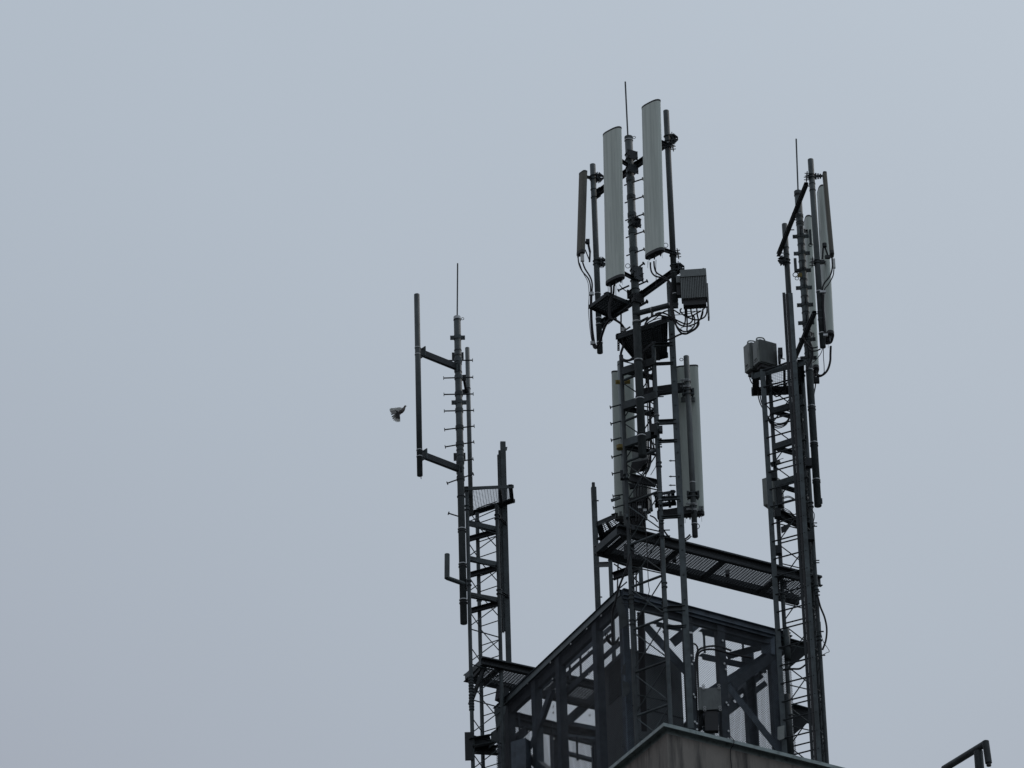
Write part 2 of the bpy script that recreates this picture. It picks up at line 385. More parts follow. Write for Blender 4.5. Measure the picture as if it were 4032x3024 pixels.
for ya, yb in ((690, 740), (1312, 1370)):
    c = (P(1, 557 if ya < 1000 else 568, ya, YLp+.08) + P(1, 557 if ya < 1000 else 568, yb, YLp+.08)) / 2
    G().box(c, Vector((.095, 0, 0)), Vector((0, .006, 0)), Z*.07).build('back_plate', 'galvanised', ML)
OL, ot, ob = pole('long plain pipe held out on two arms, leftmost of all the poles', 1, 302, 332, 1, 1458, 67.75, .0455, material='old_pipe')
for y in (663, 705, 1300, 1340): band(OL, ot.x, ot.y, on(ot, 1, y), .047, 'zinc', .012)
G().tube([ob + Vector((.01, 0, .05)), ob + Vector((.02, 0, -.06))], .006, 6).build('drain_pin', 'dark_steel', OL)
for (a_, b_, lab) in (((345, 694), (548, 797), 'upper channel arm between the leftmost pipe and the left mast'), ((355, 1330), (560, 1428), 'lower channel arm between the leftmost pipe and the left mast')):
    A = P(1, *a_, 67.82); Bq = Vector((mt.x, YLp-.02, A.z))
    R = G().chan(A, Bq, .05, .105, .008, flip=-1).build('support_arm', 'dark_steel', OL)
    d = (Bq - A).normalized(); s = d.cross(Z)
    for c, k in ((A, 1), (Bq, 1)): G().box(c - d*.02, d*.008, s*.07, Z*.085).build('end_plate', 'galvanised', R)
    g = G()
    for zz in (-.06, .06): g.tube([A + Z*zz - d*.12, A + Z*zz + d*.04], .008, 6)
    g.build('bolt', 'dark_steel', R)
BP, bt, bb = pole('pale slim pipe standing close behind the left mast', 1, 616, 664, 2, 250, 68.75, .036, material='bright_pipe')
band(BP, bt.x, bt.y, on(bt, 1, 917), .037, 'dark_steel', .014)
link(BP, P(1, 588, 850, 68.4), P(1, 604, 938, 68.7), .06)
g = G(); ppp = [P(2, 227, 470, 68.1), P(2, 226, 595, 68.1), P(2, 232, 612, 68.1), P(2, 262, 618, 68.12), P(2, 335, 640, 68.3)]
EL = thing('bent_pipe', 'short elbow shaped pipe sticking out left below the left mast', 'pipe', ppp[-1])
g.tube([ppp[0], ppp[1] - Z*.03], .041, 18).tube([ppp[1] - Z*.02, ppp[4]], .036, 18).build('tube', 'old_pipe', EL)
G().box(ppp[4], Vector((.006, 0, 0)), Vector((0, .06, 0)), Z*.08).build('end_plate', 'dark_steel', EL)

# the left lattice mast
LA, LB, LC = P(2, 345, 500, 68.5), P(2, 511, 500, 68.82), P(2, 400, 500, 69.02)
zA = zat(2, 100, LA.x, LA.y)
TL_ = thing('lattice_mast', 'left lattice mast, three legs rising beside the low end of the mesh cage', 'mast', (LA.x, LA.y, zr))
legsL = [(Vector((LA.x, LA.y, zA)), Vector((LA.x, LA.y, zr))), (Vector((LB.x, LB.y, zat(2, 195, LB.x, LB.y))), Vector((LB.x, LB.y, zr))), (Vector((LC.x, LC.y, zat(2, 240, LC.x, LC.y))), Vector((LC.x, LC.y, zr)))]
zj = zat(2, 262, LB.x, LB.y)
lattice(TL_, legsL, .031, zat(2, 885, LA.x, LA.y), .62, .0085, .010, xface=False, joints=(zj, zat(2, 680, LB.x, LB.y)))
for (x0, y0, x1, y1, back) in ((343, 292, 507, 328, 0), (345, 490, 513, 525, 0), (348, 692, 520, 724, 0), (352, 388, 500, 347, 1), (358, 588, 510, 546, 1), (362, 788, 515, 746, 1)):
    Bq = P(2, x1, y1, 68.82); A = PZ(2, x0, y0, Bq.z)
    if back: A = A + (Bq - A).normalized()*0
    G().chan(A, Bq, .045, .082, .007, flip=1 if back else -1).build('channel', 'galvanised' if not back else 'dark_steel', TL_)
for y in (1190, 1290):     # splice stacks on the near leg
    c0 = Vector((LA.x, LA.y, zat(2, y, LA.x, LA.y))); g = G()
    for k in range(6): g.tube([c0 + Z*(k*.05-.15), c0 + Z*(k*.05-.125)], .043, 12)
    g.build('splice', 'dark_steel', TL_)
# head frame with a mesh floor
def platform(label, n, quad, z, bw=.05, bh=.07, p1=.05, p2=.05, sub=None, bars=(), gratemat='mesh_wire', t=.005, gh=.005):
    q = [PZ(n, x, y, z) for x, y in quad]; R = thing('platform', label, 'platform', sum(q, Vector())/4)
    for i in range(4):
        a, b = q[i], q[(i+1) % 4]; d = (b-a).normalized()*bw*.5
        G().angle(a - d*.9, b + d*.9, bh, .007, fx=-1, fy=1).build('frame', 'galvanised', R)
    grating(G(), q[0] + Z*.012, q[1] + Z*.012, q[2] + Z*.012, q[3] + Z*.012, p1, p2, t, gh).build('mesh_floor', gratemat, R)
    for f in bars:
        a = q[0].lerp(q[1], f); b = q[3].lerp(q[2], f); G().beam(a - Z*.03, b - Z*.03, .04, .05).build('crossbar', 'dark_steel', R)
    return R, q
zPl = P(2, 330, 112, 68.5).z
platform('small mesh platform at the head of the left lattice mast', 2, [(322, 105), (590, 93), (598, 175), (350, 252)], zPl, .05, .06, .045, .045, bars=(.74,))
def rail(label, n, x, y, m, yb, Y, w, d, az=85, name='cable_rail', material='galvanised', bolts=0, group=None, zb=None):
    t, b = vert(n, x, y, m, yb if yb else y+10, Y)
    if zb is not None: b.z = zb
    R = thing(name, label, 'rail', b, group)
    q, s = AZ(az), AZ(az+90)
    G().box((t+b)/2, q*w/2, s*.004, Z*((t.z-b.z)/2)).box((t+b)/2 + q*(w/2) - s*(d/2+.004), q*.004, s*d/2, Z*((t.z-b.z)/2)).box((t+b)/2 - q*(w/2) - s*(d/2+.004), q*.004, s*d/2, Z*((t.z-b.z)/2)).build('profile', material, R)
    if bolts:
        k = 0
        while k*bolts < t.z-b.z-.1:
            c = Vector((t.x, t.y, t.z-.1-k*bolts)); G().tube([c + s*.0, c + s*.02], .012, 8).build('bolt', 'galvanised', R); k += 1
            if k > 14: break
    return R, t, b
RL, rt, rb_ = rail('upright steel rail on the right side of the left lattice mast', 1, 838, 1245, 2, 1080, 69.0, .078, .05)
link(RL, P(2, 515, 265, 68.85), P(2, 548, 300, 69.0), .04); link(RL, P(2, 520, 680, 68.85), P(2, 560, 705, 69.0), .04)
G().plate([P(1, 849, 1280, 68.95), P(1, 866, 1280, 68.95), P(1, 862, 1302, 68.95), P(1, 849, 1302, 68.95)], AZ(0), .01).build('tab', 'galvanised', RL)
rail('narrower rail bolted alongside the left lattice mast rail', 1, 818, 1300, 2, 900, 69.05, .035, .03, material='galvanised')
rail('thin inner rail stub beside the left lattice mast rail', 1, 810, 1327, 2, 905, 69.12, .03, .03, material='dark_steel')

# ================================================================== CENTRE GROUP
YM = 64.80
MC, mt, mb = pole('tall centre mast between the two white panels, with climbing pegs', 3, 397, 346, 4, 1008, YM, .0615, 'antenna_mast', 'mast')
band(MC, mt.x, YM, mt.z-.035, .063, 'galvanised', .07); band(MC, mt.x, YM, on(mt, 3, 366), .066, 'zinc', .012); eye(MC, Vector((mt.x+.06, YM, on(mt, 3, 350))), 100)
G().tube([P(3, 393, 345, YM) - Z*.05, P(3, 378, 32, YM)], .0125, 8).build('lightning_rod', 'galvanised', MC)
for y in (1398, 1408): band(MC, mt.x, YM, on(mt, 3, y), .064, 'white_plastic' if y == 1398 else 'galvanised', .02)
for y in (312, 325, 575, 592, 845, 862): band(MC, mt.x, YM, on(mt, 4, y), .066, 'zinc' if y in (312, 592, 862) else 'dark_steel', .014)
for y in (300, 1440): pass
for y, az in ((462, 150), (540, 150), (842, 140), (1120, 150), (1148, 140), (1230, 330), (1275, 150)): ubolts(MC, mt.x, YM, on(mt, 3, y), .062, az, star=(y in (842,)))
xx = lambda y: 397 + (y-346)*.0295
for y in (590, 690, 790, 888, 990):
    G().tube([Vector((mt.x, YM, on(mt, 3, y) - .035)), Vector((mt.x, YM, on(mt, 3, y) + .035))], .070, 16).build('collar', 'galvanised', MC)
    peg(MC, 3, (xx(y), y+18), (477 + (y-590)*.02, y-6), YM-.03, True, Yb=YM-.12); peg(MC, 3, (xx(y), y+18), (xx(y)-30, y+30), YM, False, Yb=YM+.2)
for (a_, b_) in (((436, 1100), (482, 1064)), ((444, 1190), (502, 1164)), ((450, 1310), (502, 1278)), ((400, 1190), (340, 1217))): peg(MC, 3, a_, b_, YM, r=.014)
peg(MC, 14, (1160, 330), (1365, 215), YM, True, r=.02)
PR_Y, PL_Y = 63.95, 65.70
PR, prt, prb = pole('dark pipe behind the taller white panel, right of the centre mast', 3, 610, 198, 3, 1278, PR_Y, .0455)
for y in (340, 385, 410, 1010, 1075, 1120, 1240): band(PR, prt.x, PR_Y, on(prt, 3, y), .047, 'zinc' if y in (385, 1240) else 'galvanised', .014)
for y in (358, 1092): ubolts(PR, prt.x, PR_Y, on(prt, 3, y), .046, 95, star=True)
for y in (400, 1012): ubolts(PR, prt.x, PR_Y, on(prt, 3, y), .046, 100, gap=.05)
PL, plt_, plb = pole('shorter pipe left of the centre mast, cables looping up its foot', 3, 193, 503, 3, 1572, PL_Y, .046)
for y in (570, 645, 690, 1055, 1237, 1378, 1412, 1515): band(PL, plt_.x, PL_Y, on(plt_, 3, y), .048, 'zinc' if y in (1237, 1378, 1412, 1515) else 'galvanised', .013)
for y in (578, 1060): ubolts(PL, plt_.x, PL_Y, on(plt_, 3, y), .047, 95, gap=.06, star=True)
G().box(P(3, 236, 1548, PL_Y), Vector((.012, 0, 0)), Vector((0, .02, 0)), Z*.05).build('tab', 'galvanised', PL)
for (yl, yr, lab) in ((660, 358, 'upper cross arm tying the three centre pipes together'), (1398, 1092, 'lower cross arm tying the three centre pipes together')):
    A = Vector((plt_.x, PL_Y, on(plt_, 3, yl))); Bq = Vector((prt.x, PR_Y, on(prt, 3, yr))); d = (Bq-A).normalized(); s = d.cross(Z).normalized()
    off = s*-.11 if s.y < 0 else s*.11
    R = G().chan(A + off*.8 - d*.05, Bq + off*.8 + d*.10, .05, .10, .008).build('cross_arm', 'dark_steel', MC)
    for c in (A, Bq, (A+Bq)/2): G().box(c + off*.62, s*.012, d*.08, Z*.085).build('clamp_plate', 'galvanised', R)
# antennas on the centre mast
R, T, Bt = panel('white panel antenna just left of the centre mast, its top lower than its twin', (3, 305, 318), (3, 322, 1158), 64.45, .36, .14, 222, ex=3.0, legs=(-.8, .7))
link(R, Bt + Z*.2 + AZ(34)*.05, Vector((mt.x, YM-.02, Bt.z+.2)), .06); link(R, T - Z*.45 + AZ(34)*.05, Vector((mt.x, YM-.02, T.z-.45)), .06)
G().ring(Bt + Z*.28 + Vector((.20, .05, 0)), (0, 1, .2), .035, .006).build('handle_ring', 'zinc', R)
p1b, p1s = Bt, R
R, T, Bt = panel('tallest white panel antenna, standing right of the centre mast', (3, 526, 164), (3, 547, 1006), 63.72, .36, .14, 222, ex=3.0, legs=(-.8, .7))
link(R, Bt + Z*.12 + AZ(34)*.05, Vector((prt.x, PR_Y-.02, Bt.z+.12)), .06); link(R, T - Z*.62 + AZ(34)*.05, Vector((prt.x, PR_Y-.02, T.z-.62)), .06)
G().ring(Bt + Z*.17 + Vector((.17, .05, 0)), (0, 1, .2), .035, .006).build('handle_ring', 'zinc', R)
p2b = Bt
R, T, Bt = panel('slim brown panel antenna on the pipe left of the centre mast', (3, 140, 552), (3, 127, 1003), 65.62, .155, .095, 232, m='brown_radome', conn=0, ex=5)
link(R, T - Z*.06, Vector((plt_.x, PL_Y, T.z-.06)), .045)
a = P(3, 165, 940, 65.65); g = G().box(a, Vector((.03, 0, 0)), Vector((0, .03, 0)), Z*.035).tube([a, P(3, 178, 1000, 65.68)], .018, 8).tube([P(3, 178, 1000, 65.68), P(3, 175, 1055, 65.68)], .014, 8)
g.tube([a - Vector((.05, 0, .02)), a], .02, 8).tube([P(3, 150, 985, 65.6), P(3, 176, 1050, 65.68)], .01, 6).build('tilt_bracket', 'dark_steel', R)
G().box(P(3, 134, 1032, 65.6), Vector((.028, 0, 0)), Vector((0, .02, 0)), Z*.065).build('control_unit', 'white_plastic', R)
G().tube([P(3, 108, 1012, 65.6), P(3, 110, 1030, 65.6)], .014, 8).build('connector', 'black', R)

# finned radio unit on the right pipe
def radio(label, c, face, w, h, d, m='radio_grey', fins=24, plain=.26, under=.10, name='radio_unit', handle=True, finside=True, tilt=0):
    q, s = AZ(face), AZ(face+90); R = thing(name, label, 'radio box', c - Z*h/2)
    G().box(c, s*w/2, q*(d/2-.02), Z*h/2).build('housing', m, R)
    g = G()
    if fins:
        zf = h*(1-plain)
        for i in range(fins):
            x = -w/2 + w*(i+.5)/fins; g.box(c + s*x + q*(d/2) - Z*(h-zf)/2, s*w/fins*.30, q*.024, Z*zf/2)
        g.build('cooling_fins', m, R)
        G().box(c + q*d/2 + Z*(h/2 - h*plain/2 + .002), s*w/2, q*.036, Z*(h*plain/2 - .003)).build('front_plate', m, R)
    if under:
        G().box(c - Z*(h/2 + under/2), s*w*.44, q*d*.38, Z*under/2).build('connector_bay', 'black', R)
        for i in range(6):
            cc = c - Z*(h/2 + under) + s*(w*.8*((i+.5)/6-.5)); G().tube([cc, cc - Z*.035], .013, 8).build('connector', 'black', R)
    return R, q, s
rc = P(13, 965, 540, 63.80)
RU, q, s = radio('grey finned radio box hung right of the centre mast, tangle of cables beneath', rc, 184, .395, .50, .16, fins=15)
g = G().box(rc - Z*.28 - s*0 + Vector((.20, .02, .02)), Vector((.012, 0, 0)), Vector((0, .06, 0)), Z*.30); g.build('side_plate', 'radio_grey', RU)
g = G().tube(smooth([rc + Z*.25 + Vector((.12, 0, 0)), rc + Z*.31 + Vector((.14, 0, 0)), rc + Z*.32 + Vector((.165, 0, 0)), rc + Z*.25 + Vector((.165, 0, 0))], 4), .012, 8); g.build('handle', 'radio_grey', RU)
br = P(13, 715, 540, 63.9)
G().box(br, Vector((.035, 0, 0)), Vector((0, .05, 0)), Z*.17).build('mount', 'black', RU)
G().box(P(13, 706, 430, 63.84), Vector((.03, 0, 0)), Vector((0, .03, 0)), Z*.055).build('mount_block', 'radio_grey', RU)
g = G()
for y in (430, 490): g.tube([P(13, 725, y, 63.86), P(13, 770, y+5, 63.84)], .011, 8)
g.build('bolt', 'dark_steel', RU)

# pipe arm reaching right below the radio
A, Bq = P(3, 432, 1352, 64.78), P(3, 672, 1290, 64.35)
R = G().tube([A, Bq], .043, 18).build('pipe_arm', 'galvanised', MC); G().box(P(13, 655, 790, 64.3), Vector((.045, 0, 0)), Vector((0, .02, 0)), Z*.10).build('end_plate', 'dark_steel', R)
d = (Bq-A).normalized()
for f in (.42, .86): G().tube([A.lerp(Bq, f) - d*.008, A.lerp(Bq, f) + d*.008], .048, 16).build('band', 'zinc', R)
G().tube([P(3, 455, 1400, 64.8), P(3, 508, 1372, 64.7)], .022, 10).build('stub', 'galvanised', R)

# centre lattice mast
CB, CA, CC = P(4, 618, 700, 64.98), P(4, 378, 700, 65.34), P(4, 612, 700, 65.60)
TC = thing('lattice_mast', 'centre lattice mast under the two tall white panels, nearest of the masts', 'mast', (CB.x, CB.y, zr))
zCt = zat(4, 180, CB.x, CB.y)
legsC = [(Vector((p.x, p.y, zCt)), Vector((p.x, p.y, zr))) for p in (CA, CB, CC)]
zref = zat(8, 690, CB.x, CB.y)
lattice(TC, legsC, .032, zref, .72, .010, .020, joints=(zat(4, 1160, CA.x, CA.y), zat(8, 235, CB.x, CB.y), zat(8, 120, CA.x, CA.y)))
for (x0, y0, x1, y1) in ((368, 388, 602, 312), (375, 640, 612, 560), (382, 912, 618, 832)):
    Bq = P(4, x1, y1, CB.y-.05); A = PZ(4, x0, y0, Bq.z); G().chan(A, Bq, .05, .125, .008, flip=-1).build('channel', 'galvanised', TC)
for (x0, y0, x1, y1) in ((372, 392, 600, 445), (380, 664, 606, 712), (395, 948, 606, 990)):
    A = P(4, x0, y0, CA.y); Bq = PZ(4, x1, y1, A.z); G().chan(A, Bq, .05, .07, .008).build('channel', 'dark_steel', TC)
for (x0, y0, x1, y1, r) in ((430, 160, 625, 300, 0), (430, 290, 625, 160, 0)): pass
for y in (560, 1380, 1570):
    c = Vector((CB.x, CB.y, zat(4, y, CB.x, CB.y))); g = G()
    for k in (-1, 1): g.tube([c + Z*k*.05 + Vector((-.05, -.02, 0)), c + Z*k*.05 + Vector((.12, -.02, 0))], .009, 6)
    g.build('bolt', 'dark_steel', TC)
for p, y0, y1, n_ in ((CA, 1645, 1750, 4), (CB, 1490, 1610, 4)):      # pierced splice plates
    zt_, zb_ = zat(4, y0, p.x, p.y), zat(4, y1, p.x, p.y)
    for sx in ((-1, 1) if p is CA else (0,)):
        c = Vector((p.x + sx*.055, p.y - (.0 if sx else .04), (zt_+zb_)/2)); g = G().box(c, Vector((.026, 0, 0)), Vector((0, .004, 0)), Z*(zt_-zb_)/2)
        g.build('splice_plate', 'dark_steel', TC); g = G()
        for k in range(n_): g.tube([c + Z*((k+.5)/n_-.5)*(zt_-zb_) + Vector((0, -.012, 0)), c + Z*((k+.5)/n_-.5)*(zt_-zb_)], .013, 8)
        g.build('bolt', 'black', TC)
for (x, y, w2, h2) in ((908, 150, .09, .20), (1003, 140, .05, .10), (492, 735, .045, .14), (560, 760, .03, .05), (560, 1275, .03, .05), (640, 1430, .05, .08), (1000, 1110, .03, .06), (890, 205, .05, .06)):
    c = P(15, x, y, 64.93 if x > 800 else 65.28); G().box(c, Vector((w2/2, 0, 0)), Vector((0, .04, 0)), Z*h2/2).build('clamp_block', 'dark_steel' if w2 > .04 else 'galvanised', TC)
for (x, y) in ((1000, 257), (1000, 328), (1005, 362), (1030, 1322), (1032, 1357), (1040, 1520), (820, 1650)):
    a = P(15, x-40, y, 64.93); G().tube([a, P(15, x+15, y+2, 64.93)], .009, 6).tube([P(15, x-2, y, 64.93), P(15, x+6, y, 64.93)], .016, 6).build('bolt', 'galvanised', TC)
for (x, y) in ((795, 1195), (725, 1155), (880, 420), (900, 410)):
    c = P(15, x, y, 65.3); G().box(c, Vector((.025, 0, 0)), Vector((0, .02, 0)), Z*.02).build('cable_clip', 'zinc', TC)
# platforms
R, q = platform('tilted looking mesh platform filled with dark grating at the head of the centre lattice mast', 14, [(715, 975), (1815, 600), (1800, 1380), (1180, 1540)], P(14, 1500, 760, 64.9).z, .05, .09, .04, .05, bars=(.35, .72), gratemat='mesh_wire', t=.012, gh=.04)
c = P(14, 750, 1170, 65.2); g = G()
g.plate([P(14, 722, 1020, 65.2), P(14, 775, 1020, 65.2), P(14, 775, 1280, 65.2), P(14, 722, 1280, 65.2)], AZ(0), .006); g.build('pierced_plate', 'dark_steel', R)
for y in (1095, 1145, 1197, 1250):
    c = P(14, 748, y, 65.19); G().tube([c, c - Vector((0, .004, 0))], .010, 8).build('hole', 'white_plastic', R)
platform('small foot platform with ribbed grating left of the centre mast', 14, [(112, 325), (500, 35), (975, 232), (555, 540)], P(14, 555, 540, 65.25).z, .04, .06, .04, .05, bars=(), gratemat='mesh_wire', t=.010, gh=.04)

# safety rail on the right of the centre mast, its short arms to the leg
RC, rct, rcb = rail('long upright rail on the right of the centre lattice mast, down to the roof edge', 3, 630, 1170, 10, 1270, 64.95, .085, .05, az=88, bolts=.42)
rail('thin flange rail just right of the long upright rail', 4, 748, 740, 4, 1640, 65.0, .018, .03, az=88, material='galvanised')
for n_, y, hh in ((4, 205, .07), (4, 343, .045), (4, 766, .09), (4, 905, .05), (4, 1320, .07), (4, 1455, .05), (9, 900+250, .10), (10, 300, .045)):
    z_ = zat(n_, y, CB.x, CB.y); A = Vector((CB.x, CB.y, z_)); Bq = Vector((rct.x, 64.97, z_))
    G().chan(A, Bq, .04, hh*.85, .006).build('arm', 'galvanised', RC)
for y in (545, 750, 865):
    a = P(15, 1195, y, 64.93); G().tube([a, P(15, 1108, y, 64.93)], .008, 6).tube([P(15, 1128, y, 64.93), P(15, 1138, y, 64.93)], .016, 6).build('bolt', 'dark_steel', RC)
for y in (740, 1300):
    c = Vector((CB.x, CB.y, zat(4, y, CB.x, CB.y)))
    for k in (-.07, .07): G().ring(c + Z*k, Z, .038, .007).build('ring_clamp', 'zinc', RC)

# right back panel, its pole and arms
P5, p5t, p5b = pole('worn shiny pole in front of the white panel seen from behind', 4, 833, 283, 4, 1592, 65.35, .0435, material='bright_pipe')
for y in (465, 510, 1362, 1402): ubolts(P5, p5t.x, p5t.y, on(p5t, 4, y), .044, 270, 'zinc', .02, plate=False)
for y in (1200, 1500): band(P5, p5t.x, p5t.y, on(p5t, 4, y), .045, 'zinc', .012)
eye(P5, P(4, 812, 305, 65.35), 270, .025)
G().ring(P(4, 905, 1515, 65.35), (0, 1, 0), .05, .006).build('cable_loop', 'cable', P5)
for y in (545, 1290):
    c = Vector((p5t.x, p5t.y, on(p5t, 4, y))); g = G()
    for k in (-1, 1):
        g.box(c + Z*k*.035, Vector((.085, 0, 0)), Vector((0, .05, 0)), Z*.008)
        g.tube([c + Vector((k*.075, -.06, 0)), c + Vector((k*.075, .14, 0))], .01, 8); g.box(c + Vector((k*.08, -.03, 0)), Vector((.015, 0, 0)), Vector((0, .015, 0)), Z*.055)
    g.build('hinge_clamp', 'galvanised', P5)
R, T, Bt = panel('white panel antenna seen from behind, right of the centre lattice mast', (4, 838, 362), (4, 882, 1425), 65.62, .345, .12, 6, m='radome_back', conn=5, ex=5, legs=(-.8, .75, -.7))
for y, k in ((597, 0), (1388, 1)):
    c = P(4, 847 if not k else 905, y, 65.52)
    for sx in ((-1, 1) if not k else (1,)):
        g = G().box(c + Vector((sx*.075, 0, 0)), Vector((.035, 0, 0)), Vector((0, .012, 0)), Z*.04)
        for zz in (-.02, .02): g.tube([c + Vector((sx*.085, -.012, zz)), c + Vector((sx*.085, -.03, zz))], .009, 6)
        g.build('lug', 'radio_grey', R)
for (x0, y0, x1, y1, hh, lab) in ((500, 522, 818, 500, .14, 'upper channel arm from the centre lattice mast to the shiny pole'), (620, 1385, 890, 1388, .13, 'lower channel arm from the centre lattice mast to the shiny pole')):
    A, Bq = P(4, x0, y0, 65.45), P(4, x1, y1, 65.30); A.z = Bq.z
    R = G().chan(A, Bq, .06, hh, .01, flip=-1).build('support_arm', 'dark_steel', P5); G().box(Bq - Vector((.03, 0, 0)), Vector((.006, 0, 0)), Vector((0, .07, 0)), Z*hh*.6).build('end_plate', 'galvanised', R)

# left back panel, pole and pegs
P6, p6t, p6b = pole('pipe with pegs on its left side, seen behind the centre lattice mast', 4, 353, 322, 9, 330, 66.0, .046, 'antenna_mast', 'mast', 'bright_pipe')
band(P6, p6t.x, p6t.y, on(p6t, 4, 348), .044, 'galvanised', .014)
for (a_, b_) in (((360, 632), (284, 652)), ((360, 752), (288, 772)), ((362, 872), (291, 891)), ((366, 994), (295, 1014)), ((372, 1118), (298, 1135)), ((374, 1285), (303, 1297)), ((378, 1360), (307, 1382))):
    peg(P6, 4, a_, b_, 65.95)
G().beam(P(4, 288, 1330, 65.9), P(4, 355, 1305, 65.85), .03, .04).build('bar', 'galvanised', P6)
for (x, y, w2) in ((373, 468, .115), (352, 942, .055)):
    c = P(4, x, y, 65.9); g = G().tube([c - Z*.03, c + Z*.03], .055, 16).box(c, Vector((w2, 0, 0)), Vector((0, .008, 0)), Z*.035)
    for k in (-1, 1): g.tube([c + Vector((k*(w2-.03), -.03, 0)), c + Vector((k*(w2-.03), .02, 0))], .012, 6)
    g.build('yellow_clamp', 'yellow_paint', P6)
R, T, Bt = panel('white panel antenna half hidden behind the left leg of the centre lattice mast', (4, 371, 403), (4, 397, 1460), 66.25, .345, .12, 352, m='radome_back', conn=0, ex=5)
G().box(P(4, 357, 1425, 66.15), Vector((.02, 0, 0)), Vector((0, .01, 0)), Z*.04).build('lug', 'radio_grey', R)
c = P(15, 740, 430, 65.95)
R, q, s = radio('grey radio box behind the lower end of the centre mast pipe', c + Z*.02, 200, .24, .42, .16, m='radio_grey', fins=0, under=.12)
G().plate([P(15, 620, 575, 65.85), P(15, 845, 540, 65.85), P(15, 700, 690, 65.85), P(15, 600, 700, 65.85)], AZ(0), .05).build('underside', 'black', R)
c = P(15, 760, 950, 65.95)
R, q, s = radio('second grey radio box, inside the centre lattice mast below the first', c, 200, .24, .30, .16, m='radio_grey', fins=14, plain=.1, under=.22)
G().tube([P(15, 850, 1000, 66.0), P(15, 872, 1200, 66.0)], .035, 12).build('filter_can', 'galvanised', R)
g = G().chan(P(15, 590, 770, 65.7), P(15, 945, 850, 65.5), .06, .12, .01); R = g.build('crossbeam', 'dark_steel', TC)
G().beam(P(15, 590, 880, 65.65), P(15, 690, 860, 65.65), .05, .09).build('stub', 'dark_steel', TC)
# dark equipment cluster at the foot of the left back panel
c = P(15, 690, 1190, 65.95)
R, q, s = radio('dark cluster box with plugs behind the centre lattice mast, above the walkway', c, 190, .30, .32, .18, m='dark_steel', fins=10, plain=.3, under=.0, name='junction_box')
c = P(15, 700, 1380, 66.0); G().box(c, Vector((.12, 0, 0)), Vector((0, .05, 0)), Z*.12).build('lower_box', 'black', R)
platform('little mesh landing behind the rail of the centre lattice mast', 15, [(920, 990), (1175, 950), (1190, 1110), (940, 1140)], P(15, 1050, 1100, 65.5).z, .04, .05, .03, .03, bars=(.72,))

# left upright rail behind
R7, r7t, r7b = rail('upright rail rising behind the cage, left of the centre lattice mast', 4, 163, 1228, 9, 1260, 69.6, .075, .05, az=80)
rail('short stub rail at the top of the rail left of the centre lattice mast', 4, 160, 1196, 4, 1330, 69.5, .04, .03, az=80)
for y in (54, ): peg(R7, 9, (120, 54), (145, 54), 69.5, False)
peg(R7, 9, (155, 1023), (182, 1023), 69.5, False); peg(R7, 4, (180, 1330), (198, 1330), 69.5, False)
# ------------------------------------------------------------------ walkways
def walkway(label, n, near_pt, Y, az, l0, l1, w, beam_h=.15, far_drop=0, p1=.034, p2=.05, stays=()):
    o = P(n, *near_pt, Y); u, v = AZ(az), AZ(az-90); a, b = o + u*l0, o + u*l1; zc = Z*beam_h/2
    R = thing('walkway', label, 'walkway', (a+b)/2)
    G().chan(a+zc, b+zc, .06, beam_h, .008, flip=1).build('side_beam', 'dark_steel', R)
    G().chan(a+zc+v*w, b+zc+v*w, .06, beam_h, .008, flip=-1).build('side_beam', 'dark_steel', R)
    G().chan(a+zc, a+zc+v*w, .05, beam_h*.8, .008).build('end_beam', 'galvanised', R)
    G().beam(a+u*.004+zc*2.2-v*.02, b+zc*2.2-v*.02, .07, .02).build('top_flange', 'galvanised', R)
    grating(G(), a+zc*.9, b+zc*.9, b+zc*.9+v*w, a+zc*.9+v*w, p2, p1, .006, .014, .010).build('grating', 'mesh_wire', R)
    for f in stays:
        c = a.lerp(b, f) + zc*.3; G().beam(c, c + v*w, .06, .06).build('crossbar', 'dark_steel', R)
    return R, a, b, u, v
W1, wa, wb, wu, wv = walkway('long grated walkway bridging from the centre lattice mast to the right one', 9, (1000, 575), 65.95, 60, -1.17, 2.46, .62, .15, stays=(.04, .30, .52, .8))
G().beam(wa + wv*.62 + Z*.05, wa + wv*.62 + Z*.05 + wu*1.2 - Z*.0, .02, .18).build('kick_plate', 'dark_steel', W1)
for xy in ((905, 640), (1440, 785)):
    c = P(9, *xy, 66.35); G().box(c, Vector((.03, 0, 0)), Vector((0, .05, 0)), Z*.04).build('grating_clip', 'black', W1)
W2, a2, b2, u2, v2 = walkway('short grated walkway running from the left lattice mast into the cage', 16, (505, 245), 68.62, 62, 0, 2.4, .55, .12, stays=(.13, .42, .7))
G().beam(P(16, 560, 250, 68.7), P(16, 350, 790, 68.8), .05, .05).build('knee_brace', 'dark_steel', W2)
G().beam(P(16, 510, 290, 68.7), P(16, 350, 480, 69.0), .05, .05).build('knee_brace', 'dark_steel', W2)
platform('upper landing at the left end of the long walkway, behind the upright rail', 9, [(125, 290), (325, 203), (430, 285), (170, 470)], P(9, 325, 203, 66.2).z, .05, .08, .05, .06, bars=(.5,), gratemat='dark_steel', t=.014)

# ------------------------------------------------------------------ the mesh cage
T0 = P(0, 2447, 2323, 65.6); zt = T0.z; TLc = PZ(8, 122, 1128, zt); TRc = PZ(10, 1722, 330, zt)
uL, uR = (TLc-T0).normalized(), (TRc-T0).normalized(); WL, WR = (TLc-T0).length, (TRc-T0).length + .25

